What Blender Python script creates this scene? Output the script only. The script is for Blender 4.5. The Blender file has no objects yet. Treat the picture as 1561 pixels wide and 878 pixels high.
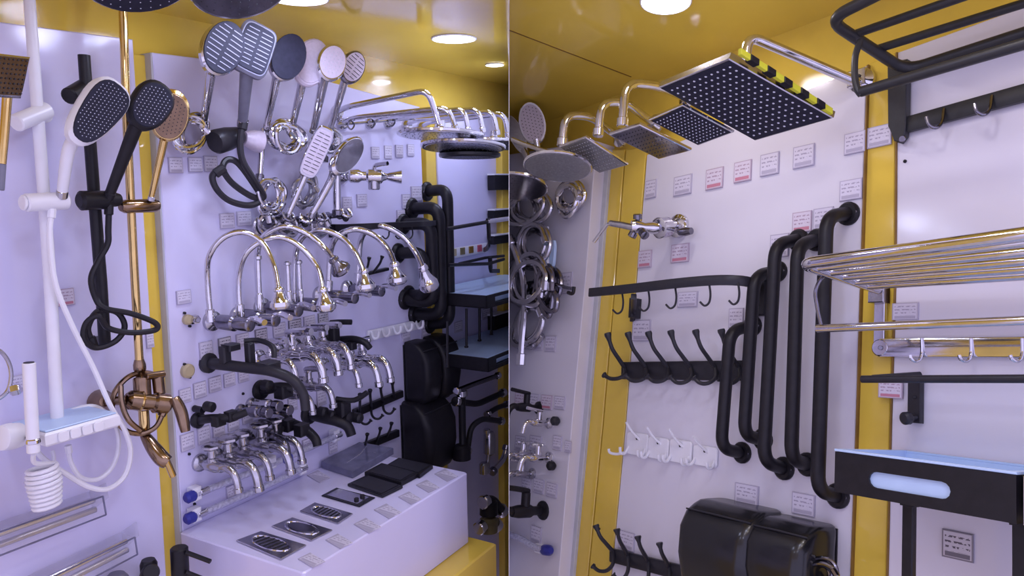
import bpy, bmesh, math, random
from mathutils import Vector, Matrix
random.seed(7)
V3 = Vector
sc = bpy.context.scene
COL = sc.collection

# ------------------------------------------------------------------ camera
F, CX, CY, CAMZ = 1150.0, 780.5, 439.0, 1.55      # focal length in pixels of the 1561x878 frame
cam_d = bpy.data.cameras.new('camera')
cam_d.sensor_fit = 'HORIZONTAL'; cam_d.sensor_width = 36.0
cam_d.lens = 36.0 * F / 1561.0
cam_d.clip_start = 0.02
cam = bpy.data.objects.new('camera', cam_d); COL.objects.link(cam)
cam.location = (0, 0, CAMZ); cam.rotation_euler = (math.pi / 2, 0, 0)
sc.camera = cam

# ------------------------------------------------------------------ world, exposure
world = bpy.data.worlds.new('world'); sc.world = world
world.use_nodes = True
bgn = world.node_tree.nodes['Background']
bgn.inputs[0].default_value = (0.60, 0.555, 0.86, 1)
bgn.inputs[1].default_value = 1.85
sc.view_settings.view_transform = 'Standard'
sc.view_settings.look = 'None'
sc.view_settings.gamma = 1.0
sc.view_settings.use_curve_mapping = False
sc.view_settings.exposure = -0.10
LAMP_L, LAMP_R = 1.15, 1.2                 # watts of one downlight in each bay
LCOL_L, LCOL_R = (0.60, 0.66, 1.0), (1.0, 0.92, 0.97)

# ------------------------------------------------------------------ the two bays (wall frames)
def rotm(ax, ay, az):
    cx, sx, cy, sy, cz, sz = math.cos(ax), math.sin(ax), math.cos(ay), math.sin(ay), math.cos(az), math.sin(az)
    Rz = Matrix(((cz, -sz, 0), (sz, cz, 0), (0, 0, 1)))
    Ry = Matrix(((cy, 0, sy), (0, 1, 0), (-sy, 0, cy)))
    Rx = Matrix(((1, 0, 0), (0, cx, -sx), (0, sx, cx)))
    return Rz @ Rx @ Ry
def c2w(v): return V3((v.x, v.z, -v.y))
def ray(x, y): return V3(((x - CX) / F, 1.0, -(y - CY) / F))
CAMP = V3((0, 0, CAMZ))
class Bay:
    """u along the wall to the right, v up, w out of the wall."""
    def __init__(s, ang, px, depth, side):
        M = rotm(*[math.radians(a) for a in ang])
        s.U = c2w(M.col[0].copy()); s.V = -c2w(M.col[1].copy()); s.W = -c2w(M.col[2].copy())
        s.O = CAMP + ray(*px) * depth
        s.M = Matrix(((s.U.x, s.V.x, s.W.x, s.O.x), (s.U.y, s.V.y, s.W.y, s.O.y), (s.U.z, s.V.z, s.W.z, s.O.z), (0, 0, 0, 1)))
        s.I = s.M.inverted()
        s.cam = s.I @ CAMP
        s.side = side
        k = (776 - CX) / F
        n = V3((1, -k, 0)).normalized() * (1 if side == 'L' else -1)   # outward: away from the bay
        s.cut_no = (s.I.to_3x3() @ n).normalized()
        s.cut_co = s.cam - s.cut_no * 0.0006
    def d(s, x, y): return s.I.to_3x3() @ ray(x, y)
    def P(s, x, y, w=0.0):
        d = s.d(x, y); t = (w - s.cam.z) / d.z
        return s.cam + d * t
    def Pv(s, x, y, v):
        d = s.d(x, y); t = (v - s.cam.y) / d.y
        return s.cam + d * t
    def Pu(s, x, y, u):
        d = s.d(x, y); t = (u - s.cam.x) / d.x
        return s.cam + d * t
    def depth(s, p): return (s.M @ p).y
    def m(s, px, p): return px * s.depth(p) / F
    def view(s, p): return (s.cam - p).normalized()
L = Bay((7.84, -60.08, -0.90), (240, 400), 1.6, 'L')
R = Bay((-6.88, 54.89, 4.38), (1340, 400), 1.71, 'R')
UX, VY, WZ = V3((1, 0, 0)), V3((0, 1, 0)), V3((0, 0, 1))

# ------------------------------------------------------------------ materials
MATS = {}
def mat(name, col, rough=0.4, metal=0.0, coat=0.0, trans=0.0, alpha=1.0, emit=None, estr=0.0, noise=0.0, nscale=20.0, bump=0.0, bscale=30.0, spec=0.5, ior=1.45, rvar=0.0):
    m = bpy.data.materials.new(name); m.use_nodes = True
    nt = m.node_tree; b = nt.nodes['Principled BSDF']
    b.inputs['Base Color'].default_value = (*col, 1)
    b.inputs['Roughness'].default_value = rough
    b.inputs['Metallic'].default_value = metal
    b.inputs['Coat Weight'].default_value = coat
    b.inputs['Coat Roughness'].default_value = 0.08
    b.inputs['Transmission Weight'].default_value = trans
    b.inputs['Alpha'].default_value = alpha
    b.inputs['Specular IOR Level'].default_value = spec
    b.inputs['IOR'].default_value = ior
    if emit:
        b.inputs['Emission Color'].default_value = (*emit, 1); b.inputs['Emission Strength'].default_value = estr
    tc = nt.nodes.new('ShaderNodeTexCoord')
    if noise > 0 or rvar > 0:
        n = nt.nodes.new('ShaderNodeTexNoise'); n.inputs['Scale'].default_value = nscale; n.inputs['Detail'].default_value = 5
        nt.links.new(tc.outputs['Object'], n.inputs['Vector'])
        if noise > 0:
            r = nt.nodes.new('ShaderNodeValToRGB')
            r.color_ramp.elements[0].position = 0.3; r.color_ramp.elements[1].position = 0.7
            r.color_ramp.elements[0].color = (*[c * (1 - noise) for c in col], 1)
            r.color_ramp.elements[1].color = (*[min(1, c * (1 + noise)) for c in col], 1)
            nt.links.new(n.outputs['Fac'], r.inputs['Fac']); nt.links.new(r.outputs['Color'], b.inputs['Base Color'])
        if rvar > 0:
            mr = nt.nodes.new('ShaderNodeMapRange'); mr.inputs['To Min'].default_value = rough; mr.inputs['To Max'].default_value = rough + rvar
            nt.links.new(n.outputs['Fac'], mr.inputs['Value']); nt.links.new(mr.outputs['Result'], b.inputs['Roughness'])
    if bump > 0:
        n2 = nt.nodes.new('ShaderNodeTexNoise'); n2.inputs['Scale'].default_value = bscale; n2.inputs['Detail'].default_value = 2
        nt.links.new(tc.outputs['Object'], n2.inputs['Vector'])
        bp = nt.nodes.new('ShaderNodeBump'); bp.inputs['Strength'].default_value = bump; bp.inputs['Distance'].default_value = 0.01
        nt.links.new(n2.outputs['Fac'], bp.inputs['Height']); nt.links.new(bp.outputs['Normal'], b.inputs['Normal'])
    MATS[name] = m
    return m
mat('board_white', (0.69, 0.67, 0.75), 0.14, bump=0.05, bscale=7, noise=0.03, nscale=3)
mat('board_cool_cast', (0.67, 0.65, 0.88), 0.14, bump=0.05, bscale=7, noise=0.03, nscale=3)  # same white board, the left bay's bluish light cast put into its colour
mat('board_edge', (0.50, 0.51, 0.55), 0.35, noise=0.06)
mat('yellow_panel', (0.74, 0.53, 0.075), 0.10, bump=0.035, bscale=5, noise=0.10, nscale=4, coat=0.3)
mat('yellow_ceiling', (0.76, 0.56, 0.085), 0.10, bump=0.05, bscale=4, noise=0.08, nscale=3, coat=0.3)
mat('yellow_dark', (0.22, 0.12, 0.02), 0.5, noise=0.2)
mat('chrome', (0.68, 0.67, 0.71), 0.09, 1.0, noise=0.06, nscale=60)
mat('chrome_soft', (0.50, 0.49, 0.53), 0.22, 1.0, noise=0.08, nscale=80)
mat('chrome_dark', (0.22, 0.21, 0.25), 0.20, 1.0, noise=0.12, nscale=60)
mat('spray_face', (0.33, 0.33, 0.34), 0.35, 0.6, noise=0.12, nscale=120)
mat('gold', (0.70, 0.50, 0.20), 0.14, 1.0, noise=0.08, nscale=40)
mat('bronze', (0.27, 0.185, 0.12), 0.18, 1.0, noise=0.18, nscale=40)
mat('black_matte', (0.011, 0.010, 0.014), 0.42, spec=0.35, noise=0.2, nscale=60)
mat('black_gloss', (0.010, 0.010, 0.013), 0.26, coat=0.15, noise=0.2, nscale=30)
mat('rack_black', (0.022, 0.023, 0.028), 0.38, noise=0.15, nscale=60)
mat('charcoal', (0.024, 0.023, 0.030), 0.38, spec=0.35, noise=0.12, nscale=60)
mat('slate_face', (0.022, 0.022, 0.040), 0.55, spec=0.22, noise=0.15, nscale=90)
mat('grey_plastic', (0.17, 0.17, 0.23), 0.40, noise=0.08, nscale=50)
mat('white_plastic', (0.80, 0.80, 0.86), 0.28, noise=0.02, nscale=30)
mat('pearl_face', (0.62, 0.55, 0.66), 0.30, noise=0.06, nscale=160)
mat('pale_blue', (0.50, 0.66, 0.90), 0.30, noise=0.04, nscale=20)
mat('blue_cap', (0.03, 0.035, 0.28), 0.35, noise=0.1)
mat('nozzle_pale', (0.60, 0.60, 0.70), 0.5, noise=0.05)
mat('nozzle_grey', (0.30, 0.30, 0.38), 0.5, noise=0.05)
mat('nozzle_dark', (0.03, 0.03, 0.04), 0.5, noise=0.05)
mat('clear_film', (0.62, 0.62, 0.78), 0.10, alpha=0.22, noise=0.03)
mat('hose_braid', (0.60, 0.60, 0.74), 0.25, 0.35, noise=0.25, nscale=150)
mat('clear_tube', (0.70, 0.70, 0.85), 0.12, alpha=0.55, noise=0.05)
mat('grey_film', (0.17, 0.17, 0.27), 0.14, alpha=0.8, noise=0.2, nscale=30)
mat('tan', (0.50, 0.42, 0.26), 0.5, noise=0.1)
mat('red_print', (0.55, 0.10, 0.16), 0.5, noise=0.1)
mat('lime_strip', (0.62, 0.62, 0.04), 0.4, noise=0.08)
mat('olive', (0.16, 0.13, 0.06), 0.4, noise=0.3, nscale=30)
mat('floor_tile', (0.74, 0.72, 0.76), 0.3, noise=0.06, nscale=4)
mat('rim_white', (0.85, 0.85, 0.88), 0.4, noise=0.02)
mat('lens_L', (1, 1, 1), 0.4, emit=(0.80, 0.80, 1.0), estr=14)
mat('lens_R', (1, 1, 1), 0.4, emit=(0.95, 0.94, 1.0), estr=14)
def tag_mat(name, paper, ink, bar):
    m = bpy.data.materials.new(name); m.use_nodes = True; nt = m.node_tree; b = nt.nodes['Principled BSDF']
    b.inputs['Roughness'].default_value = 0.2
    tc = nt.nodes.new('ShaderNodeTexCoord'); sx = nt.nodes.new('ShaderNodeSeparateXYZ'); nt.links.new(tc.outputs['UV'], sx.inputs[0])
    def math_(op, a, bb=None):
        n = nt.nodes.new('ShaderNodeMath'); n.operation = op
        for i, q in enumerate((a, bb)):
            if q is None: continue
            if isinstance(q, (int, float)): n.inputs[i].default_value = q
            else: nt.links.new(q, n.inputs[i])
        return n.outputs[0]
    x, y = sx.outputs[0], sx.outputs[1]
    lines = math_('GREATER_THAN', math_('SINE', math_('MULTIPLY', y, 34.0)), 0.35)
    nz = nt.nodes.new('ShaderNodeTexNoise'); nz.inputs['Scale'].default_value = 9; nt.links.new(tc.outputs['UV'], nz.inputs['Vector'])
    words = math_('GREATER_THAN', nz.outputs['Fac'], 0.47)
    inx = math_('MULTIPLY', math_('GREATER_THAN', x, 0.1), math_('LESS_THAN', x, 0.9))
    iny = math_('MULTIPLY', math_('GREATER_THAN', y, 0.26), math_('LESS_THAN', y, 0.92))
    ink_f = math_('MULTIPLY', math_('MULTIPLY', lines, words), math_('MULTIPLY', inx, iny))
    border = math_('SUBTRACT', 1.0, math_('MULTIPLY', math_('MULTIPLY', math_('GREATER_THAN', x, 0.05), math_('LESS_THAN', x, 0.95)), math_('MULTIPLY', math_('GREATER_THAN', y, 0.06), math_('LESS_THAN', y, 0.95))))
    mx = nt.nodes.new('ShaderNodeMix'); mx.data_type = 'RGBA'; mx.inputs[6].default_value = (*paper, 1); mx.inputs[7].default_value = (*ink, 1)
    nt.links.new(math_('MAXIMUM', ink_f, math_('MULTIPLY', border, 0.75)), mx.inputs[0])
    mb = nt.nodes.new('ShaderNodeMix'); mb.data_type = 'RGBA'; mb.inputs[7].default_value = (*bar, 1)
    nt.links.new(mx.outputs[2], mb.inputs[6])
    barf = math_('MULTIPLY', math_('MULTIPLY', math_('GREATER_THAN', y, 0.08), math_('LESS_THAN', y, 0.24)), inx)
    nt.links.new(barf, mb.inputs[0]); nt.links.new(mb.outputs[2], b.inputs['Base Color'])
    MATS[name] = m
tag_mat('tag_grey', (0.68, 0.65, 0.77), (0.40, 0.37, 0.49), (0.46, 0.43, 0.55))
tag_mat('tag_red', (0.68, 0.62, 0.73), (0.42, 0.32, 0.42), (0.55, 0.22, 0.30))
tag_mat('tag_dark', (0.58, 0.55, 0.62), (0.10, 0.09, 0.13), (0.16, 0.15, 0.2))

# ------------------------------------------------------------------ geometry collector
def perp(d):
    a = V3((0, 1, 0)) if abs(d.y) < 0.9 else V3((1, 0, 0))
    e1 = d.cross(a).normalized(); return e1, d.cross(e1).normalized()
def spline(pts, n=8, closed=False):
    out = []; N = len(pts)
    rng = range(N) if closed else range(N - 1)
    for i in rng:
        if closed: p0, p1, p2, p3 = pts[i - 1], pts[i], pts[(i + 1) % N], pts[(i + 2) % N]
        else: p0, p1, p2, p3 = pts[max(i - 1, 0)], pts[i], pts[i + 1], pts[min(i + 2, N - 1)]
        for k in range(n):
            t = k / n
            out.append(0.5 * ((2 * p1) + (p2 - p0) * t + (2 * p0 - 5 * p1 + 4 * p2 - p3) * t * t + (3 * p1 - p0 - 3 * p2 + p3) * t ** 3))
    if not closed: out.append(pts[-1])
    return out
def fillet(pts, r, n=5):
    out = [pts[0]]
    for i in range(1, len(pts) - 1):
        a, b, c = pts[i - 1], pts[i], pts[i + 1]
        q = min(r, (a - b).length * 0.49, (c - b).length * 0.49)
        s, e = b + (a - b).normalized() * q, b + (c - b).normalized() * q
        for k in range(n + 1):
            t = k / n; out.append(s * (1 - t) ** 2 + b * 2 * t * (1 - t) + e * t * t)
    out.append(pts[-1]); return out
class Geo:
    def __init__(s): s.v = []; s.f = []
    def loft(s, rings, cap=True, closed=False):
        n = len(rings[0]); b0 = len(s.v)
        for r in rings: s.v.extend(r)
        m = len(rings)
        for i in range(m if closed else m - 1):
            a, c = b0 + i * n, b0 + ((i + 1) % m) * n
            for k in range(n):
                k2 = (k + 1) % n
                s.f.append((a + k, a + k2, c + k2, c + k))
        if cap and not closed:
            s.f.append(tuple(b0 + k for k in reversed(range(n))))
            s.f.append(tuple(b0 + (m - 1) * n + k for k in range(n)))
        return s
    def tube(s, pts, r, n=10, closed=False, flat=None):
        """sweep; r a number or list; flat=(height, thickness) sweeps a rectangle with height along v"""
        rings = []; N = len(pts); e1 = None
        for i, p in enumerate(pts):
            if closed: d = pts[(i + 1) % N] - pts[i - 1]
            else: d = pts[min(i + 1, N - 1)] - pts[max(i - 1, 0)]
            d = d.normalized() if d.length > 1e-9 else V3((0, 0, 1))
            if flat:
                e2 = (VY - d * VY.dot(d)).normalized(); e1 = d.cross(e2)
                h, t = flat[0] / 2, flat[1] / 2
                rings.append([p + e1 * (t * a) + e2 * (h * b) for a, b in ((1, .8), (.7, 1), (-.7, 1), (-1, .8), (-1, -.8), (-.7, -1), (.7, -1), (1, -.8))]); continue
            if e1 is None: e1, e2 = perp(d)
            else:
                e1 = (e1 - d * e1.dot(d)); e1 = e1.normalized() if e1.length > 1e-6 else perp(d)[0]
                e2 = d.cross(e1)
            rr = r[i] if isinstance(r, (list, tuple)) else r
            rings.append([p + (e1 * math.cos(2 * math.pi * k / n) + e2 * math.sin(2 * math.pi * k / n)) * rr for k in range(n)])
        return s.loft(rings, closed=closed)
    def lathe(s, p, q, prof, n=16):
        """profile of (t along p->q, radius)"""
        d = (q - p); e1, e2 = perp(d.normalized())
        return s.loft([[p + d * t + (e1 * math.cos(2 * math.pi * k / n) + e2 * math.sin(2 * math.pi * k / n)) * r for k in range(n)] for t, r in prof])
    def cyl(s, p, q, r, n=16, ch=None):
        ln = (q - p).length; c = min(ch if ch is not None else r * 0.15, ln * 0.4)
        return s.lathe(p, q, [(0, r - c), (c / ln, r), (1 - c / ln, r), (1, r - c)], n)
    def ball(s, c, r, n=12):
        m = 7; return s.lathe(c - VY * r, c + VY * r, [(0.5 - 0.5 * math.cos(math.pi * (i + .02) / (m + .04)), max(r * math.sin(math.pi * (i + .02) / (m + .04)), 1e-5)) for i in range(m + 1)], n)
    def prism(s, ol, vec, ch=0.0):
        """outline (list of points) extruded by vec, chamfer ch"""
        N = len(ol); nrm = V3((0, 0, 0))
        for i in range(N): nrm += (ol[i] - ol[0]).cross(ol[(i + 1) % N] - ol[0])
        nrm.normalize()
        def inset(c):
            out = []
            for i in range(N):
                e0 = (ol[i] - ol[i - 1]).normalized(); e1 = (ol[(i + 1) % N] - ol[i]).normalized()
                n0, n1 = nrm.cross(e0), nrm.cross(e1)
                out.append(ol[i] + (n0 + n1) * (c / max(0.3, 1 + n0.dot(n1))))
            return out
        if ch > 0:
            ins = inset(ch); u = vec.normalized()
            return s.loft([ins, [p + u * ch for p in ol], [p + vec - u * ch for p in ol], [p + vec for p in ins]])
        return s.loft([ol, [p + vec for p in ol]])
    def box(s, c, a, b, d, ch=0.0):
        """centre and three half-axis vectors"""
        return s.prism([c - a - b - d, c + a - b - d, c + a + b - d, c - a + b - d], d * 2, ch)
    def plate(s, c, e1, e2, n, a, b, t, p=2.0, N=28, ch=None, tp=0.0):
        """super-ellipse plate; front face at +n side"""
        def ring(k, off):
            out = []
            for i in range(N):
                th = 2 * math.pi * i / N; cs, sn = math.cos(th), math.sin(th)
                out.append(c + e1 * (k * a * math.copysign(abs(cs) ** (2 / p), cs)) + e2 * (k * b * (1 + tp * math.copysign(abs(cs) ** (2 / p), cs)) * math.copysign(abs(sn) ** (2 / p), sn)) + n * off)
            return out
        ch = t * 0.25 if ch is None else ch; k = 1 - ch / max(a, b)
        return s.loft([ring(k * .96, -t / 2), ring(1, -t / 2 + ch), ring(1, t / 2 - ch), ring(k, t / 2)])
def rrect(c, e1, e2, a, b, r, n=4):
    out = []
    for sx, sy, a0 in ((1, 1, 0), (-1, 1, 90), (-1, -1, 180), (1, -1, 270)):
        for k in range(n + 1):
            th = math.radians(a0 + 90 * k / n)
            out.append(c + e1 * (sx * (a - r) + r * math.cos(th)) + e2 * (sy * (b - r) + r * math.sin(th)))
    return out

def make_mesh(geo, origin, name, m, bay=None, clip=False, uv=False, smooth=35):
    me = bpy.data.meshes.new(name)
    bm = bmesh.new()
    vs = [bm.verts.new(p) for p in geo.v]
    for f in geo.f:
        try: bm.faces.new([vs[i] for i in f])
        except ValueError: pass
    bmesh.ops.recalc_face_normals(bm, faces=bm.faces)
    if clip:
        bmesh.ops.bisect_plane(bm, geom=bm.verts[:] + bm.edges[:] + bm.faces[:], plane_co=bay.cut_co, plane_no=bay.cut_no, clear_outer=True)
    if uv:
        ul = bm.loops.layers.uv.new('uv')
        xs = [v.co.x for v in bm.verts]; ys = [v.co.y for v in bm.verts]
        x0, x1, y0, y1 = min(xs), max(xs), min(ys), max(ys)
        for f in bm.faces:
            for l in f.loops: l[ul].uv = ((l.vert.co.x - x0) / (x1 - x0), (l.vert.co.y - y0) / (y1 - y0))
    for v in bm.verts: v.co -= origin
    bm.to_mesh(me); bm.free()
    me.materials.append(MATS[m])
    if smooth:
        me.shade_smooth(); me.set_sharp_from_angle(angle=math.radians(smooth))
    return me
class Thing:
    def __init__(s, bay, name, label, cat, group=None, at=None, kind=None, clip=False):
        s.bay = bay; s.o = V3(at) if at is not None else V3((0, 0, 0)); s.clip = clip
        e = bpy.data.objects.new(name, None); COL.objects.link(e); e.empty_display_size = 0.02
        e.matrix_world = bay.M @ Matrix.Translation(s.o)
        e['label'] = label; e['category'] = cat
        if group: e['group'] = group
        s.e = e
    def part(s, name, geo, m, parent=None, label=None, kind=None, clip=None, smooth=35):
        me = make_mesh(geo, s.o, name, m, s.bay, s.clip if clip is None else clip, smooth=smooth)
        o = bpy.data.objects.new(name, me); COL.objects.link(o)
        o.parent = parent if parent is not None else s.e
        if label: o['label'] = label
        if kind: o['kind'] = kind
        return o
    def copy(s, at, label, group=None, scale=1.0):
        t = Thing.__new__(Thing); t.bay = s.bay; t.o = V3(at); t.clip = s.clip
        t.e = s.e.copy(); COL.objects.link(t.e)
        t.e.matrix_world = s.bay.M @ Matrix.Translation(t.o) @ Matrix.Scale(scale, 4)
        t.e['label'] = label
        if group: t.e['group'] = group
        for ch in list(s.e.children):
            c = ch.copy(); COL.objects.link(c); c.parent = t.e
            for g in list(ch.children):
                q = g.copy(); COL.objects.link(q); q.parent = c
        return t
def single(bay, name, label, cat, geo, m, at, group=None, clip=False, uv=False, smooth=35, kind=None):
    """a thing that is one mesh"""
    o = bpy.data.objects.new(name, make_mesh(geo, V3(at), name, m, bay, clip, uv, smooth)); COL.objects.link(o)
    o.matrix_world = bay.M @ Matrix.Translation(V3(at))
    if label: o['label'] = label
    if cat: o['category'] = cat
    if group: o['group'] = group
    if kind: o['kind'] = kind
    return o
def struct(bay, name, geo, m, at=(0, 0, 0), clip=False, parent=None, smooth=35):
    o = bpy.data.objects.new(name, make_mesh(geo, V3(at), name, m, bay, clip, smooth=smooth)); COL.objects.link(o)
    if parent is not None: o.parent = parent
    else: o.matrix_world = bay.M @ Matrix.Translation(V3(at)); o['kind'] = 'structure'
    return o
def pp(B, pts): return [B.P(*p) for p in pts]
def sp(B, pts, n=7): return spline(pp(B, pts), n)
ORD = ['first', 'second', 'third', 'fourth', 'fifth', 'sixth', 'seventh', 'eighth', 'ninth', 'tenth', 'eleventh', 'twelfth', 'thirteenth', 'fourteenth', 'fifteenth']

# ================================================================== STRUCTURE
class WorldBay:      # a frame for what stands square in the shop
    M = Matrix.Identity(4); I = Matrix.Identity(4); cut_co = cut_no = None
WB = WorldBay()
struct(WB, 'floor', Geo().box(V3((0, 1.0, -0.02)), V3((3.2, 0, 0)), V3((0, 3.4, 0)), V3((0, 0, 0.02))), 'floor_tile')
k776 = (776 - CX) / F
g = Geo(); T_ = 0.0005
g.prism([V3((k776 * y + sx * T_, y, 0.0)) for y, sx in ((1.75, -1), (3.45, -1), (3.45, 1), (1.75, 1))], V3((0, 0, 2.75)))
struct(WB, 'wall_divider', g, 'white_plastic')

def quad_panel(B, name, px, w0, w1, m, parent, clip=False, ch=0.002):
    """panel whose front face corners (pixel, on plane w1) run clockwise or not; thickness back to w0"""
    ol = [B.P(x, y, w1) for x, y in px]
    ol = [V3((p.x, p.y, w0)) for p in ol]
    return struct(B, name, Geo().prism(ol, WZ * (w1 - w0), ch), m, parent=parent, clip=clip)

# ---- left bay shell
VC_L, VC_R = 0.527, 0.665
wl = struct(L, 'wall_left', Geo().box(V3((0.3, -0.5, -0.06)), UX * 1.5, VY * 1.06, WZ * 0.02), 'yellow_panel', clip=True)
quad_panel(L, 'panel', [(-140, 15), (203, 60), (259, 960), (-140, 960)], -0.04, -0.012, 'board_cool_cast', wl)
quad_panel(L, 'pilaster', [(199, 82), (246, 86), (300, 960), (254, 960)], -0.04, -0.022, 'yellow_panel', wl)
# board carrying the taps (proud of the wall, its end edge faces the viewer)
quad_panel(L, 'panel', [(233, 80), (430, 104), (640, 163), (668, 900), (284, 900)], -0.04, 0.0, 'board_cool_cast', wl, clip=True)
quad_panel(L, 'panel_edge', [(230, 80), (233, 80), (284, 900), (281, 900)], -0.04, -0.0005, 'board_edge', wl)
quad_panel(L, 'pilaster', [(647, 168), (663, 170), (690, 900), (674, 900)], -0.04, -0.012, 'yellow_panel', wl)
quad_panel(L, 'panel', [(664, 170), (900, 190), (900, 900), (691, 900)], -0.04, -0.006, 'board_cool_cast', wl, clip=True)
# ceiling of the left bay
g = Geo(); g.box(V3((0.3, VC_L + 0.02, 0.75)), UX * 1.75, VY * 0.02, WZ * 0.83)
cl = struct(L, 'ceiling', g, 'yellow_ceiling', clip=True)

# ---- right bay shell
wr = struct(R, 'wall_right', Geo().box(V3((-0.5, -0.4, -0.06)), UX * 1.35, VY * 1.1, WZ * 0.02), 'yellow_panel', clip=True)
# board with taps (far left of this bay), proud by 6 cm
quad_panel(R, 'panel', [(600, 262), (909, 215), (893, 420), (872, 645), (850, 900), (600, 900)], -0.04, 0.045, 'board_white', wr, clip=True)
quad_panel(R, 'panel_edge', [(909, 228), (930, 228), (915, 420), (895, 645), (871, 900), (850, 900), (872, 645), (893, 420)], -0.04, 0.0, 'board_edge', wr)
pl = quad_panel(R, 'pilaster', [(932, 228), (952, 228), (937, 420), (918, 645), (893, 900), (873, 900), (897, 645), (917, 420)], -0.04, -0.012, 'yellow_panel', wr)
quad_panel(R, 'pilaster', [(954, 228), (985, 224), (970, 420), (953, 645), (929, 900), (895, 900), (920, 645), (939, 420)], -0.04, -0.008, 'yellow_panel', wr)
quad_panel(R, 'panel', [(986, 236), (1321, 100), (1311, 420), (1304, 645), (1295, 900), (930, 900), (954, 645), (971, 420)], -0.04, 0.0, 'board_white', wr)
quad_panel(R, 'pilaster', [(1323, 98), (1365, 80), (1363, 420), (1356, 645), (1350, 900), (1297, 900), (1306, 645), (1313, 420)], -0.04, -0.006, 'yellow_panel', wr)
quad_panel(R, 'trim_bead', [(1321, 99), (1323.5, 98), (1313.5, 420), (1306.5, 645), (1297.5, 900), (1295, 900), (1304, 645), (1311, 420)], -0.04, 0.004, 'yellow_dark', wr, ch=0.0005)
quad_panel(R, 'trim_bead', [(1365, 80), (1367.5, 79), (1365.5, 420), (1358.5, 645), (1352.5, 900), (1350, 900), (1356, 645), (1363, 420)], -0.04, 0.004, 'yellow_dark', wr, ch=0.0005)
quad_panel(R, 'panel', [(1368, 80), (1700, -40), (1700, 900), (1353, 900), (1359, 645), (1366, 420)], -0.04, 0.0, 'board_white', wr)
cr = struct(R, 'ceiling', Geo().box(V3((-0.5, VC_R + 0.02, 0.75)), UX * 1.6, VY * 0.02, WZ * 0.83), 'yellow_ceiling', clip=True)
# dark joint between two ceiling sheets
a, b = R.Pv(800, 55, VC_R), R.Pv(962, 117, VC_R)
e = (b - a).normalized(); a2 = a - e * 0.25
struct(R, 'ceiling_joint', Geo().box((a2 + b) / 2, (b - a2) / 2, WZ.cross(e).normalized() * 0.001 if False else VY * 0.0012, e.cross(VY).normalized() * 0.0022), 'yellow_dark', parent=cr, clip=True)

# ---- downlights
def downlight(B, p, vc, label, lens, col, watts, r=0.062, seen=True):
    t = Thing(B, 'downlight', label, 'light', 'round ceiling downlights', at=p)
    n = 28
    g = Geo()
    ring = lambda rr, y: [V3((p.x + rr * math.cos(2 * math.pi * k / n), vc + y, p.z + rr * math.sin(2 * math.pi * k / n))) for k in range(n)]
    g.loft([ring(r, 0.0), ring(r * 1.07, -0.001), ring(r * 1.05, -0.004), ring(r, -0.004)], closed=True)
    t.part('rim', g, 'rim_white')
    g = Geo(); g.loft([ring(r * 0.99, -0.0005), ring(r * 0.99, -0.002)])
    t.part('lens', g, lens)
    ld = bpy.data.lights.new('lamp', 'AREA'); ld.shape = 'DISK'; ld.size = r * 2; ld.energy = watts; ld.color = col
    lo = bpy.data.objects.new('lamp', ld); COL.objects.link(lo); lo.parent = t.e
    lo.location = (0, -0.02, 0); lo.rotation_euler = (-math.pi / 2, 0, 0)
    return t
downlight(L, L.Pv(692, 58, VC_L), VC_L, 'glowing round downlight in the yellow ceiling above the shower arms', 'lens_L', LCOL_L, LAMP_L, 0.055)
downlight(L, L.Pv(456, -4, VC_L), VC_L, 'glowing round downlight cut by the top edge above the hand showers', 'lens_L', LCOL_L, LAMP_L, 0.055)
for i, (u, w) in enumerate(((0.0, 0.35), (-0.45, 0.55), (-0.45, 1.1), (0.25, 1.05))):
    downlight(L, V3((u, VC_L, w)), VC_L, '%s round downlight in the yellow ceiling out over the aisle of the tap wall' % ORD[i], 'lens_L', LCOL_L, LAMP_L, 0.055)
downlight(L, L.Pv(754, 98, VC_L), VC_L, 'small added fill downlight in the yellow ceiling right against the partition', 'lens_L', LCOL_L, LAMP_L, 0.028)  # fill lamp added here to brighten the far board
downlight(R, R.Pv(1015, 2, VC_R), VC_R, 'glowing round downlight in the yellow ceiling above the square shower plates', 'lens_R', LCOL_R, LAMP_R, 0.062)
for i, (u, w) in enumerate(((0.25, 0.62), (0.55, 0.95), (-0.1, 1.45), (0.4, 1.3), (-0.7, 1.45))):
    downlight(R, V3((u, VC_R, w)), VC_R, '%s round downlight in the yellow ceiling out over the aisle of the towel racks' % ORD[i], 'lens_R', LCOL_R, LAMP_R, 0.062)

exec_parts = True
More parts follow.
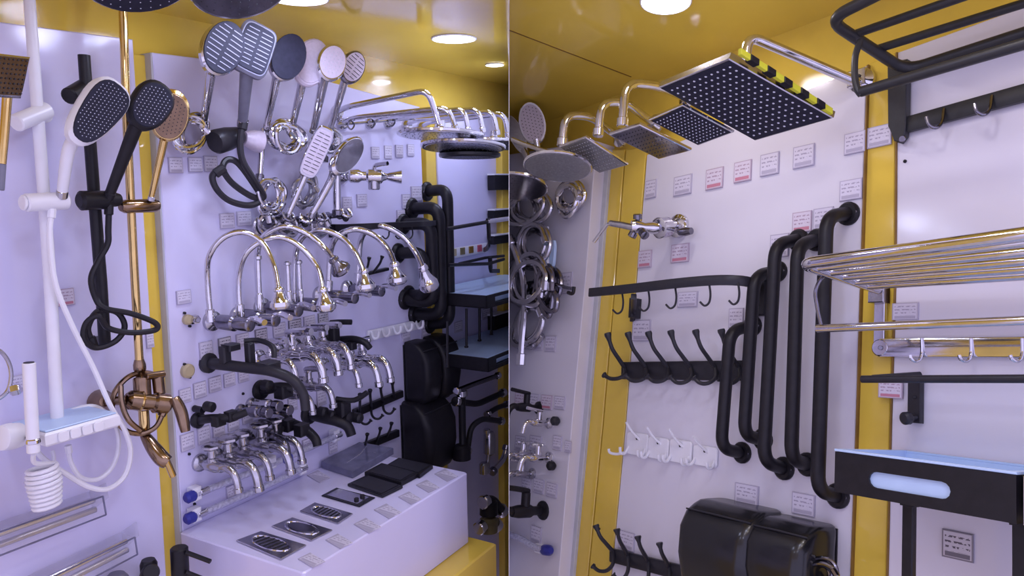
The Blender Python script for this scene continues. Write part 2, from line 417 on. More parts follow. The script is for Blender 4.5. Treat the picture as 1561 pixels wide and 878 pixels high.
# ================================================================== BUILDERS
def hand_shower(B, name, label, head, hw, hl, hb, tail, tw, rim, face, handle, noz, group='hand showers', p=2.0, nrm=(0.15, -0.25), rh=None, thick=0.018, bend=None, nz_px=5.5, neck=0.75, clip=False, facek=0.86, axis=None, taper=0.0, slots=False):
    """head (px), hw depth off the wall, half length / half width in px; handle runs from the head to tail"""
    c = B.P(head[0], head[1], hw); q = B.P(tail[0], tail[1], tw)
    a, b = B.m(hl, c), B.m(hb, c)
    h = (c - q).normalized()
    if axis: h = (B.P(head[0] + axis[0], head[1] + axis[1], hw) - c).normalized()
    n = (B.view(c) + WZ * nrm[0] + VY * nrm[1]).normalized()
    n = (n - h * n.dot(h) * 0.85).normalized(); h2 = (h - n * h.dot(n)).normalized(); s = h2.cross(n).normalized()
    t = Thing(B, name, label, 'shower head', group, at=q, clip=clip)
    t.part('head', Geo().plate(c, h2, s, n, a, b, thick, p, tp=taper), rim)
    t.part('face_plate', Geo().plate(c + n * thick * 0.5, h2, s, n, a * facek, b * facek, thick * 0.18, p, tp=taper), face)
    if noz and slots:
        g = Geo(); st = B.m(nz_px, c)
        for i in range(-int(a * facek / st), int(a * facek / st) + 1):
            x = i * st
            if abs(x / (a * facek * .92)) >= 1: continue
            hw_ = (1 - abs(x / (a * facek * .92)) ** p) ** (1 / p) * b * facek * (1 + taper * x / a) * .86
            o = c + n * (thick * 0.6) + h2 * x
            for u0_, u1_ in ((-1, -.12), (.12, 1)):
                g.box(o + s * hw_ * (u0_ + u1_) / 2, s * hw_ * (u1_ - u0_) / 2, h2 * st * .075, n * .0006)
        t.part('nozzles', g, noz, kind='stuff')
    elif noz:
        g = Geo(); st = B.m(nz_px, c); r = st * 0.2
        na, nb = int(a / st) + 1, int(b / st) + 1
        for i in range(-na, na + 1):
            for j in range(-nb, nb + 1):
                x, y = (i + 0.5 * (j % 2)) * st, j * st
                if abs(x / (a * facek * .9)) ** p + abs(y / (b * facek * .9 * (1 + taper * x / a))) ** p < 1:
                    o = c + n * (thick * 0.58) + h2 * x + s * y
                    g.loft([[o + (h2 * math.cos(k * 1.2566) + s * math.sin(k * 1.2566)) * r * f - n * 0.001 * (1 - f2) for k in range(5)] for f, f2 in ((1, 0), (.7, 2))])
        t.part('nozzles', g, noz, kind='stuff')
    rh = B.m(rh or hb * 0.24, c)
    s0 = c - h2 * a * neck - n * thick * 0.2
    pts = [s0] + ([B.P(*bend)] if bend else []) + [q]
    pts = spline(pts, 8) if bend else [s0 + (q - s0) * (i / 6) for i in range(7)]
    N = len(pts)
    t.part('handle', Geo().tube(pts, [rh * (1.25 - 0.35 * i / (N - 1)) for i in range(N)], 12), handle)
    d = (q - pts[-2]).normalized()
    t.part('hose_nut', Geo().cyl(q - d * rh * 0.2, q + d * rh * 1.3, rh * 1.0, 10), 'chrome_soft' if handle not in ('black_matte', 'charcoal') else handle)
    return t
def overhead(B, name, label, corners=None, disc=None, thick=0.010, rim='chrome', face='spray_face', noz='nozzle_pale', grid=(10, 10), group='overhead shower heads', p=2.0, clip=False, inset=0.9, flat=None):
    """corners: four (x,y,w) going round; disc: centre (x,y,w), radius in m, normal"""
    if corners:
        A = pp(B, corners); c = sum(A, V3()) / 4
        e1 = ((A[1] + A[2]) - (A[0] + A[3])) / 4; e2 = ((A[2] + A[3]) - (A[0] + A[1])) / 4
        n = e1.cross(e2).normalized()
        if n.dot(B.view(c)) < 0: n = -n
        t = Thing(B, name, label, 'shower head', group, at=c, clip=clip)
        ol = [c - e1 - e2, c + e1 - e2, c + e1 + e2, c - e1 + e2]
        t.part('head', Geo().prism([q - n * thick for q in ol], n * thick, 0.002), rim)
        t.part('face_plate', Geo().prism([c + (q - c) * inset for q in ol], n * 0.0012, 0.0004), face)
        g = Geo(); r = min(e1.length / grid[0], e2.length / grid[1]) * 0.30
        d1, d2 = e1.normalized(), e2.normalized()
        for i in range(grid[0]):
            for j in range(grid[1]):
                o = c + e1 * ((i + .5) / grid[0] * 2 - 1) * inset * .93 + e2 * ((j + .5) / grid[1] * 2 - 1) * inset * .93 + n * 0.0016
                g.loft([[o + (d1 * math.cos(k * 1.0472) + d2 * math.sin(k * 1.0472)) * r * f + n * z for k in range(6)] for f, z in ((1, -.0006), (.7, .0012))])
        t.part('nozzles', g, noz, kind='stuff')
    else:
        (x, y, w), rad, n = disc; c = B.P(x, y, w); n = V3(n).normalized()
        if flat is not None: vw = B.view(c); n = (n - vw * n.dot(vw)).normalized() * math.sqrt(1 - flat * flat) + vw * flat
        e1 = (UX - n * UX.dot(n)).normalized(); e2 = n.cross(e1)
        t = Thing(B, name, label, 'shower head', group, at=c, clip=clip)
        t.part('head', Geo().plate(c - n * thick / 2, e1, e2, n, rad, rad, thick, p, 36), rim)
        t.part('face_plate', Geo().plate(c, e1, e2, n, rad * inset, rad * inset, 0.002, p, 36), face)
        g = Geo()
        for q in range(1, 6):
            m_ = q * 6
            for k in range(m_):
                o = c + (e1 * math.cos(2 * math.pi * k / m_) + e2 * math.sin(2 * math.pi * k / m_)) * rad * inset * q / 5.6 + n * .0012
                g.loft([[o + (e1 * math.cos(z * 1.2566) + e2 * math.sin(z * 1.2566)) * rad * .014 * f + n * h for z in range(5)] for f, h in ((1, 0), (.7, .0006))])
        t.part('nozzles', g, noz, kind='stuff')
        t.part('ball_joint', Geo().lathe(c - n * thick, c - n * (thick + 0.03), [(0, .02), (.3, .018), (.5, .011), (1, .011)], 14), rim)
    return t
def shower_arm(B, label, pts, rpx, m='chrome', flange=True, clip=False, round_=0.03):
    P = pp(B, pts)
    t = Thing(B, 'bent_shower_pipe', label, 'shower pipe', 'wall shower pipes', at=P[0], clip=clip)
    r = B.m(rpx, P[len(P) // 2])
    t.part('pipe', Geo().tube(fillet(P, round_, 6), r, 12), m)
    if flange: t.part('flange', Geo().lathe(V3((P[0].x, P[0].y, 0.0)), V3((P[0].x, P[0].y, 0.02)), [(0, r * 2.6), (.4, r * 2.5), (1, r * 1.2)], 18), m)
    d = (P[-1] - P[-2]).normalized()
    t.part('collar', Geo().cyl(P[-1] - d * r * 1.5, P[-1] + d * r * .5, r * 1.3, 12), m)
    return t
def hose(B, name, label, pts, rpx, m, closed=False, group=None, nuts=True, cat='hose', n=7, clip=False):
    P = pp(B, pts); r = B.m(rpx, P[0])
    t = Thing(B, name, label, cat, group, at=P[0], clip=clip)
    t.part('tube', Geo().tube(spline(P, n, closed), r, 8, closed), m)
    if nuts and not closed:
        for a, b in ((P[0], P[1]), (P[-1], P[-2])):
            d = (b - a).normalized(); t.part('nut', Geo().cyl(a - d * r, a + d * r * 2.5, r * 1.45, 8), m)
    return t
def coil(B, label, c, rx, ry, turns, rpx, m, w=0.05, wd=0.012, group='coiled shower hoses', seed=0, tail=None, clip=False, tilt=0.0):
    rnd = random.Random(seed * 7 + 3); P = []; N = 9
    tw = [(0.50 + 0.62 * rnd.random(), 0.58 + 0.54 * rnd.random(), (rnd.random() - .5) * rx * .6, (rnd.random() - .5) * ry * .5, tilt + (rnd.random() - .5) * 1.3) for _ in range(turns + 2)]
    for i in range(turns * N):
        th = 2 * math.pi * i / N + 0.6; k = i // N; f = i / N - k
        A_, B2 = tw[k], tw[k + 1]
        sx, sy, ox, oy, tl = [A_[j] + (B2[j] - A_[j]) * f for j in range(5)]
        x0, y0 = rx * sx * math.cos(th), ry * sy * math.sin(th)
        P.append((c[0] + math.cos(tl) * x0 - math.sin(tl) * y0 + ox, c[1] + math.sin(tl) * x0 + math.cos(tl) * y0 + oy, w + wd * i / N * 0.8))
    if tail: P += tail
    t = hose(B, 'shower_hose', label, P, rpx, m, group=group, n=4, clip=clip)
    return t
def grab_bar(B, label, top, bot, bar_x, y0, y1, w, rpx, group, m='black_matte', xbot=None):
    """mounts (px on the wall) at top and bottom; bar stands off by w"""
    xb = bar_x if xbot is None else xbot
    a, b = B.P(*top, 0.0), B.P(*bot, 0.0)
    c, d = B.P(bar_x, y0, w), B.P(xb, y1, w)
    # keep it a real bracket: legs leave the wall straight out
    a2 = V3((a.x, a.y, w)); b2 = V3((b.x, b.y, w))
    r = B.m(rpx, (c + d) / 2)
    t = Thing(B, 'grab_bar', label, 'grab bar', group, at=b)
    t.part('rail', Geo().tube(fillet([a + WZ * .004, a2 * .85 + c * .15, c, d, b2 * .85 + d * .15, b + WZ * .004] if False else [a + WZ * .004, c, d, b + WZ * .004], 0.042, 8), r, 14), m)
    for q in (a, b):
        t.part('flange', Geo().lathe(q, q + WZ * 0.012, [(0, r * 1.75), (.5, r * 1.75), (1, r * 1.45)], 20), m)
        for s in (-1, 1):
            t.part('screw', Geo().cyl(q + UX * r * 1.45 * s + WZ * .006, q + UX * r * 1.45 * s + WZ * .0115, r * .18, 8), 'chrome_dark')
    return t
def j_hook(B, path, rpx, ball=1.6):
    P = pp(B, path); r = B.m(rpx, P[0]); g = Geo().tube(spline(P, 6), r, 8)
    return g, P[-1], r * ball
def price_tag(B, box, label, group, m='tag_grey', w=0.0, clip=False):
    x0, y0, x1, y1 = box; xm, ym = (x0 + x1) / 2, (y0 + y1) / 2
    c = B.P(xm, ym, w); hw = abs(B.P(x1, ym, w).x - B.P(x0, ym, w).x) / 2; hh = abs(B.P(xm, y0, w).y - B.P(xm, y1, w).y) / 2
    hw = min(hw, 0.05); 
    g = Geo().box(c + WZ * 0.0025, UX * hw, VY * hh, WZ * 0.0022, 0.0006)
    return single(B, 'price_tag', label, 'price tag', g, m, c, group, uv=True, clip=clip, smooth=0)

# ================================================================== LEFT BAY: near panel with shower columns
# ---- white shower column
t = Thing(L, 'shower_column', 'white shower column with slide bar on the left panel', 'shower set', 'shower columns', at=L.P(90, 650, 0.06))
P = pp(L, [(42, -60, .06), (45, 0, .06), (58, 180, .06), (76, 425, .06), (88, 650, .06)])
t.part('riser_pipe', Geo().tube(spline(P, 4), [L.m(7.5 + 2.2 * i / 16, P[2]) for i in range(17)], 14), 'white_plastic')
a, b = L.P(72, 168, .055), L.P(24, 188, .075)
t.part('wall_bracket', Geo().cyl(a, b, L.m(13, a), 18), 'white_plastic')
t.part('bracket_foot', Geo().cyl(L.P(66, 176, -.012), L.P(70, 178, .05), L.m(9, a), 14), 'white_plastic')
a, b = L.P(38, 309, .085), L.P(102, 306, .085)
h = t.part('hand_shower_holder', Geo().cyl(a, b, L.m(14, a), 20), 'white_plastic')
t.part('holder_cap', Geo().cyl(L.P(33, 309, .085), L.P(38, 309, .085), L.m(12, a), 20), 'white_plastic', parent=h)
a, b = L.P(70, 683, .13), L.P(184, 650, .13)
dz = V3((0, 0, -1)); up = VY
hgt = L.m(22, a)
g = Geo().prism([a, b, b + V3((0, 0, -.115)), a + V3((0, 0, -.115))], VY * hgt, 0.004)
mb = t.part('mixer_body', g, 'white_plastic')
g = Geo().prism([a + VY * (hgt + .0005) + V3((.004, 0, -.004)), b + VY * (hgt + .0005) + V3((-.004, 0, -.004)), b + VY * (hgt + .0005) + V3((-.004, 0, -.111)), a + VY * (hgt + .0005) + V3((.004, 0, -.111))], VY * .003, 0.001)
t.part('shelf_top', g, 'pale_blue', parent=mb, label='pale blue shelf top')
for k in range(4):
    q = a + (b - a) * (0.22 + 0.155 * k) + VY * hgt * .5
    ol = rrect(q + WZ * .0005, (b - a).normalized(), VY, (b - a).length * .07, hgt * .36, hgt * .2)
    t.part('push_key', Geo().prism(ol, WZ * .004, .001), 'white_plastic', parent=mb)
a = L.P(34, 662, .08)
t.part('temperature_knob', Geo().lathe(a, L.P(0, 668, .09), [(0, .012), (.15, .021), (.6, .023), (.95, .021), (1, .017)], 20), 'white_plastic')
t.part('valve_stem', Geo().cyl(L.P(52, 661, .08), a, .007, 12), 'chrome')
# ---- white hand shower with dark face
hand_shower(L, 'hand_shower', 'oblong white hand shower with black spray face', (146, 172), .17, 60, 30, (95, 292), .10, 'white_plastic', 'slate_face', 'white_plastic', 'nozzle_pale', p=2.7, nrm=(.45, -.35), rh=8.5, thick=.030, bend=(104, 232, .135), nz_px=5.2, facek=.9, axis=(62, -84), taper=.22)
hose(L, 'shower_hose', 'thin white shower hose falling diagonally to the white mixer and looping below', [(79, 322, .09), (76, 360, .09), (84, 430, .09), (108, 492, .09), (142, 560, .09), (168, 618, .10), (190, 655, .10), (199, 690, .09), (190, 725, .08), (165, 745, .08), (135, 742, .08), (100, 722, .08), (74, 705, .07), (58, 690, .06), (53, 672, .05)], 4.2, 'white_plastic', group='shower hoses')
hose(L, 'shower_hose', 'second white hose looped behind the white mixer shelf', [(92, 640, .02), (112, 625, .03), (145, 620, .04), (172, 640, .05), (181, 675, .05), (172, 710, .05), (150, 730, .05), (124, 728, .05), (108, 705, .05), (104, 682, .05)], 3.6, 'white_plastic', group='shower hoses')
t = Thing(L, 'spray_gun', 'upright pale grey cylinder spray gun in front of the white column', 'spray gun', at=L.P(50, 690, .15))
a, b = L.P(44, 553, .15), L.P(51, 690, .15)
t.part('body', Geo().cyl(b, a, L.m(9.3, a), 20), 'white_plastic')
t.part('top_hole', Geo().cyl(a - (a - b).normalized() * .001, a + (a - b).normalized() * .0012, L.m(7.4, a), 18, ch=.0002), 'black_matte')
t.part('holder_ring', Geo().cyl(L.P(50, 668, .15), L.P(50.5, 676, .15), L.m(11, a), 18), 'chrome')
t.part('holder_arm', Geo().tube(pp(L, [(50, 672, .14), (42, 666, .10), (38, 662, .08)]), .005, 8), 'black_matte')
# helical white hose
pts = []
for i in range(9 * 12 + 1):
    k = i / (9 * 12); th = 2 * math.pi * 9 * k
    c = L.P(64 + 8 * k, 712 + 62 * k, .10); rr = L.m(20 - 7 * abs(k - .35), c)
    pts.append(c + UX * rr * math.cos(th) * 1.15 + WZ * rr * math.sin(th))
t = Thing(L, 'coiled_hose', 'tightly coiled white spray hose hanging under the white mixer', 'hose', at=pts[0])
t.part('coil', Geo().tube(pts, L.m(3.4, pts[0]), 8), 'white_plastic')
t.part('lead', Geo().tube(spline([L.P(51, 692, .15), L.P(54, 706, .13), pts[0]], 6), L.m(3.4, pts[0]), 8), 'white_plastic')
t.part('tail', Geo().tube(sp(L, [(84, 770, .10), (88, 750, .09), (80, 722, .08), (82, 700, .07), (80, 688, .06)]), L.m(3.2, pts[0]), 8), 'white_plastic')
# ---- chrome square hand shower at the far left edge
c = L.P(18, 116, .22)
t = Thing(L, 'hand_shower', 'square chrome hand shower with reddish reflections at the left edge', 'shower head', 'hand showers', at=L.P(2, 290, .2))
A = pp(L, [(-12, 80, .22), (48, 87, .21), (34, 150, .21), (-24, 147, .22)])
n = (A[1] - A[0]).cross(A[3] - A[0]).normalized()
if n.dot(L.view(c)) < 0: n = -n
t.part('head', Geo().prism([q - n * .014 for q in A], n * .014, .003), 'chrome')
cc = sum(A, V3()) / 4
t.part('face_plate', Geo().prism([cc + (q - cc) * .88 for q in A], n * .0012, .0004), 'bronze', label='speckled spray face, its reddish reflection painted brown')  # brown metal stands in for a reddish reflection on the chrome face
g = Geo(); e1, e2 = (A[1] - A[0]) * .5, (A[3] - A[0]) * .5
for i in range(8):
    for j in range(8):
        o = cc + e1 * (i - 3.5) / 4.5 + e2 * (j - 3.5) / 4.5 + n * .002
        g.loft([[o + (e1.normalized() * math.cos(k * 1.2566) + e2.normalized() * math.sin(k * 1.2566)) * .0016 for k in range(5)], [o + n * .001 + (e1.normalized() * math.cos(k * 1.2566) + e2.normalized() * math.sin(k * 1.2566)) * .001 for k in range(5)]])
t.part('nozzles', g, 'nozzle_dark', kind='stuff')
t.part('handle', Geo().tube(pp(L, [(11, 146, .20), (7, 200, .2), (3, 250, .2)]), [L.m(7, c), L.m(6.5, c), L.m(6, c)], 12), 'gold')
t.part('grip_end', Geo().cyl(L.P(3, 250, .2), L.P(0, 290, .2), L.m(6, c), 12), 'grey_plastic')
# ---- chrome hose ring at the left edge
t = hose(L, 'shower_hose', 'chrome braided hose loop at the left edge beside the spray gun', [(-30, 540, .05), (-5, 533, .05), (11, 548, .05), (17, 572, .05), (10, 598, .05), (-14, 612, .05), (-34, 600, .05)], 3.4, 'chrome_soft', group='shower hoses', nuts=False)
t.part('nut', Geo().lathe(L.P(14, 596, .05), L.P(31, 592, .06), [(0, .006), (.2, .010), (.7, .011), (1, .009)], 6), 'chrome')
# ---- black shower column
t = Thing(L, 'shower_column', 'matte black shower column with slide bar between the white and gold columns', 'shower set', 'shower columns', at=L.P(160, 530, .06))
P = pp(L, [(128, 84, .06), (136, 200, .06), (146, 330, .06), (154, 430, .06), (160, 528, .06)])
t.part('riser_pipe', Geo().tube(P, [L.m(8.8, p) for p in P], 14), 'black_matte')
a, b = L.P(130, 132, .05), L.P(105, 147, .075)
t.part('wall_bracket', Geo().cyl(a, b, L.m(12.5, a), 18), 'black_matte')
t.part('wall_bracket', Geo().cyl(L.P(150, 520, -.012), L.P(160, 522, .05), L.m(9, a), 14), 'black_matte')
a, b = L.P(120, 306, .085), L.P(182, 304, .085)
t.part('hand_shower_holder', Geo().lathe(a, b, [(0, .012), (.06, .018), (.6, .0175), (.66, .0145), (.9, .0135), (1, .011)], 18), 'black_matte')
hand_shower(L, 'hand_shower', 'round dark grey hand shower clipped to the black column', (228, 162), .18, 42, 29, (168, 294), .10, 'black_matte', 'slate_face', 'black_matte', 'nozzle_pale', p=2.3, nrm=(.35, -.25), rh=8.5, thick=.022, nz_px=5.2, neck=.8, axis=(52, -80), taper=.12)
hose(L, 'shower_hose', 'black shower hose tangled in loops on the foot of the black column', [(166, 316, .09), (165, 350, .09), (164, 372, .09), (150, 398, .09), (139, 425, .09), (146, 455, .09), (160, 470, .10), (200, 478, .11), (236, 492, .12), (236, 503, .12), (200, 507, .11), (165, 500, .10), (150, 482, .10), (132, 492, .09), (128, 515, .09), (146, 530, .09), (176, 520, .10), (190, 498, .10), (178, 476, .10), (150, 474, .09), (134, 500, .08), (142, 524, .08)], 4.6, 'black_matte', group='shower hoses', n=8)
# ---- gold shower column
t = Thing(L, 'shower_column', 'polished gold shower column with curved mixer beside the yellow pilaster', 'shower set', 'shower columns', at=L.P(230, 680, .06))
P = pp(L, [(184, -60, .06), (187, 0, .06), (193, 180, .06), (204, 400, .06), (213, 560, .06)])
t.part('riser_pipe', Geo().tube(P, [L.m(6.2, p) for p in P], 14), 'gold')
t.part('coupling', Geo().lathe(L.P(212, 548, .06), L.P(215, 586, .06), [(0, .009), (.2, .012), (.4, .012), (.5, .009), (1, .0095)], 14), 'bronze')
a, b = L.P(184, 315, .085), L.P(240, 313, .085)
t.part('hand_shower_holder', Geo().lathe(a, b, [(0, .009), (.1, .013), (.9, .0135), (1, .011)], 18), 'bronze')
a, b = L.P(192, 609, .08), L.P(258, 616, .10)
mb = t.part('mixer_body', Geo().lathe(a, b, [(0, .013), (.08, .019), (.3, .0195), (.34, .016), (.6, .016), (.66, .021), (.95, .021), (1, .017)], 20), 'bronze')
t.part('trim_ring', Geo().lathe(a + (b - a) * .3, a + (b - a) * .36, [(0, .019), (.5, .021), (1, .019)], 20), 'gold', parent=mb)
t.part('upper_body', Geo().cyl(L.P(216, 575, .07), L.P(218, 612, .08), L.m(13, a), 16), 'bronze')
t.part('diverter', Geo().cyl(L.P(240, 572, .08), L.P(244, 608, .09), L.m(9, a), 14), 'bronze')
t.part('diverter_cap', Geo().cyl(L.P(222, 574, .085), L.P(250, 570, .085), L.m(6, a), 12), 'bronze')
lv = [L.P(266, 606, .12), L.P(276, 628, .13), L.P(283, 658, .14)]
t.part('lever', Geo().tube(spline(lv, 5), [L.m(7 + 2.5 * math.sin(3.1 * i / 10), a) for i in range(11)], 12), 'bronze')
t.part('lower_pipe', Geo().cyl(L.P(219, 625, .07), L.P(221, 664, .075), L.m(8, a), 14), 'gold')
sp_ = pp(L, [(220, 662, .08), (232, 680, .10), (246, 698, .12), (256, 705, .13)])
t.part('spout', Geo().tube(spline(sp_, 5), [L.m(7 + 5 * math.sin(i / 15 * 2.4), a) for i in range(16)], 12), 'bronze')
t.part('spout_tip', Geo().cyl(L.P(253, 700, .13), L.P(264, 726, .13), L.m(5.2, a), 12), 'gold')
t.part('wall_flange', Geo().lathe(L.P(152, 613, -.012), L.P(160, 612, .03), [(0, .026), (.3, .025), (1, .010)], 20), 'bronze')
t.part('wall_elbow', Geo().tube(pp(L, [(160, 612, .02), (176, 611, .06), (194, 609, .08)]), .009, 10), 'bronze')
hand_shower(L, 'hand_shower', 'round gold hand shower with mottled face on the gold column', (259, 176), .16, 40, 27, (231, 300), .10, 'gold', 'bronze', 'gold', 'nozzle_dark', p=2.1, rh=5.2, thick=.02, nz_px=5.5)
hose(L, 'shower_hose', 'gold shower hose looped around the gold mixer', [(244, 574, .07), (220, 568, .06), (195, 575, .06), (174, 600, .06), (172, 630, .06), (190, 655, .07), (215, 661, .09), (238, 650, .10), (250, 625, .10)], 4.0, 'bronze', group='shower hoses')
hose(L, 'shower_hose', 'inner gold hose strand crossing the gold mixer', [(184, 588, .09), (186, 615, .10), (196, 640, .11), (214, 656, .11)], 4.2, 'bronze', group='shower hoses', nuts=False)
overhead(L, 'overhead_shower', 'large black overhead shower cut by the top edge above the gold column', disc=((212, -36, .33), .088, (-.1, -.80, .42)), rim='chrome', face='slate_face', noz='nozzle_pale', inset=.95)
overhead(L, 'overhead_shower', 'mottled grey overhead shower cut by the top edge above the dark hand showers', disc=((368, -26, .36), .092, (-.12, -.75, .45)), rim='chrome', face='chrome_dark', noz='nozzle_dark', inset=.93)

# ---- packaged tubes at the lower left
def tube_pack(label, a, b, c, d, nt):
    """a-b upper edge, d-c lower edge (px)"""
    A, Bq, C, D = [L.P(x, y, .0) for x, y in (a, b, c, d)]
    t = Thing(L, 'packaged_tube', label, 'packaged tube', 'tubes in clear packs on the left panel', at=A)
    for k in range(nt):
        f = (k + .5) / nt
        p, q = A + (D - A) * f + WZ * .022, Bq + (C - Bq) * f + WZ * .022
        r = (D - A).length / nt * .30
        t.part('chrome_tube', Geo().cyl(p, q - (q - p) * .03, r, 14), 'chrome_soft' if k else 'chrome')
    t.part('clear_sleeve', Geo().prism([A + WZ * -.008, Bq + WZ * -.008, C + WZ * -.008, D + WZ * -.008], WZ * .052, .003), 'clear_film')
    for a_, b_ in ((A, Bq), (D, C), (Bq, C)):
        t.part('fold_edge', Geo().tube([a_ + WZ * .043, b_ + WZ * .043], .0016, 6), 'grey_film')
    e = (Bq - A).normalized()
    t.part('header_card', Geo().prism([Bq + e * .002 + WZ * -.006, Bq + e * .036 + VY * .006 + WZ * -.006, C + e * .036 + VY * .014 + WZ * -.006, C + e * .002 + WZ * -.006], WZ * .003), 'clear_film')
    return t
tube_pack('upper clear pack of chrome tubes slanting at the lower left', (-40, 810), (137, 750), (142, 778), (-40, 846), 2)
tube_pack('lower clear pack of chrome tubes slanting at the lower left', (20, 890), (186, 812), (190, 838), (20, 925), 2)
t = Thing(L, 'black_valve', 'black round-capped valve at the bottom edge beside the yellow pilaster', 'valve', at=L.P(228, 870, 0))
t.part('body', Geo().lathe(L.P(224, 880, .0), L.P(230, 872, .09), [(0, .016), (.6, .018), (.9, .018), (1, .014)], 18), 'black_matte')
t.part('cap', Geo().lathe(L.P(228, 884, .06), L.P(226, 853, .06), [(0, .016), (.8, .017), (1, .013)], 18), 'black_matte')
t = Thing(L, 'pole_fitting', 'black cylinder with a thin side rod in front of the white display plinth', 'fitting', at=L.P(274, 900, .10))
t.part('cylinder', Geo().cyl(L.P(277, 920, .10), L.P(273, 834, .10), L.m(13, L.P(274, 870, .1)), 20), 'black_matte')
t.part('side_rod', Geo().cyl(L.P(284, 842, .12), L.P(321, 856, .17), L.m(3.6, L.P(300, 850, .1)), 10), 'black_matte')
t.part('side_rod', Geo().cyl(L.P(284, 872, .12), L.P(330, 890, .17), L.m(3.2, L.P(300, 850, .1)), 10), 'black_matte')
t = Thing(L, 'black_valve', 'dark knob peeping over the bottom edge under the clear packs', 'valve', at=L.P(178, 885, 0))
t.part('knob', Geo().lathe(L.P(178, 905, .03), L.P(178, 874, .03), [(0, .02), (.8, .022), (1, .015)], 18), 'grey_plastic')
t.part('stem', Geo().cyl(L.P(178, 915, .0), L.P(178, 904, .03), .008, 10), 'chrome_dark')

# ================================================================== LEFT BAY: tap board, hand showers
hand_shower(L, 'hand_shower', 'large dark disc hand shower with chrome rim, leftmost on the tap board', (338, 74), .17, 46, 31, (311, 182), .06, 'chrome', 'slate_face', 'chrome', 'nozzle_grey', nrm=(.6, -.2), rh=6.5, thick=.024, nz_px=8, facek=.94, axis=(28, -62), slots=True)
hand_shower(L, 'hand_shower', 'grey paddle hand shower with squared head and dark slotted face', (387, 76), .17, 42, 28, (370, 184), .09, 'grey_plastic', 'slate_face', 'grey_plastic', 'nozzle_grey', p=5, nrm=(.5, -.1), rh=8.5, thick=.020, nz_px=7, axis=(20, -64), slots=True)
hand_shower(L, 'hand_shower', 'oval charcoal hand shower with smooth face and slim chrome handle', (437, 88), .17, 40, 27, (407, 190), .07, 'chrome', 'slate_face', 'chrome', None, nrm=(.6, -.2), rh=5.5, thick=.022, facek=.96, axis=(28, -58))
hand_shower(L, 'hand_shower', 'pinkish pearl hand shower just right of the charcoal oval one', (474, 96), .15, 40, 27, (445, 195), .06, 'pearl_face', 'pearl_face', 'chrome', None, nrm=(.6, -.2), rh=5.5, thick=.016, axis=(24, -58))
hand_shower(L, 'hand_shower', 'pearl hand shower with bright chrome rim standing in front of the pink one', (505, 96), .19, 31, 23, (478, 196), .09, 'chrome', 'pearl_face', 'chrome', 'nozzle_pale', nrm=(.5, -.2), rh=6, thick=.016, nz_px=6, axis=(22, -50))
hand_shower(L, 'hand_shower', 'small hand shower with rippled lilac face, rightmost of the upright ones', (537, 103), .17, 29, 19, (505, 192), .08, 'chrome_dark', 'pearl_face', 'chrome', 'nozzle_dark', nrm=(.5, -.2), rh=5, thick=.016, nz_px=6, axis=(26, -50), slots=True)
hand_shower(L, 'hand_shower', 'slim flat hand shower with pale slotted face slanting over the faucets', (482, 232), .14, 42, 15, (440, 326), .08, 'chrome', 'pearl_face', 'chrome', 'nozzle_dark', p=4, rh=4.4, thick=.014, nz_px=6, slots=True)
hand_shower(L, 'hand_shower', 'glossy chrome oval hand shower leaning over the faucet arcs', (528, 238), .16, 40, 19, (476, 326), .09, 'chrome', 'chrome_dark', 'chrome', None, nrm=(.9, -.2), rh=5.5, thick=.026, bend=(503, 278, .13), axis=(46, -60))
coil(L, 'chrome hose coil hanging under the leftmost dark disc hand shower', (293, 205), 24, 27, 6, 3.4, 'chrome', w=.02, seed=1)
coil(L, 'bluish chrome hose coil between the oval charcoal and pearl hand showers', (434, 210), 25, 23, 6, 3.6, 'chrome', w=.04, seed=2)
coil(L, 'thin chrome hose coil under the black looped hose', (414, 296), 21, 27, 6, 3.0, 'chrome', w=.03, seed=3)
coil(L, 'small chrome hose coil beside the slanting slotted hand shower', (503, 212), 18, 20, 5, 3.4, 'chrome_soft', w=.03, seed=4)
coil(L, 'chrome hose bunch behind the handle of the slanting slotted hand shower', (468, 292), 18, 24, 5, 3.4, 'chrome_soft', w=.02, seed=6)
hose(L, 'shower_hose', 'thick grey hose falling in two big loops below the paddle hand shower', [(371, 186, .09), (366, 215, .09), (370, 245, .09), (388, 275, .09), (402, 300, .08), (385, 300, .07), (355, 280, .06), (340, 258, .06), (346, 244, .06), (362, 248, .07), (385, 278, .08), (398, 303, .08), (380, 313, .07), (350, 306, .06), (330, 288, .06), (324, 268, .06), (338, 258, .07)], 5.0, 'charcoal', group='shower hoses', n=8)
t = Thing(L, 'hose_holder', 'dark cup-shaped holder left of the paddle hand shower', 'holder', at=L.P(350, 212, 0))
t.part('cup', Geo().lathe(L.P(364, 207, .05), L.P(327, 217, .06), [(0, .020), (.5, .026), (.9, .027), (1, .022)], 20), 'charcoal')
t.part('arm', Geo().cyl(L.P(348, 213, 0), L.P(352, 212, .05), .012, 12), 'charcoal')
t = Thing(L, 'hose_holder', 'pale lilac cup-shaped holder right of the paddle hand shower', 'holder', at=L.P(380, 212, 0))
t.part('cup', Geo().lathe(L.P(372, 211, .04), L.P(400, 217, .05), [(0, .016), (.5, .024), (.9, .026), (1, .02)], 20), 'pearl_face')
t.part('arm', Geo().cyl(L.P(376, 213, 0), L.P(380, 212, .04), .010, 12), 'chrome')
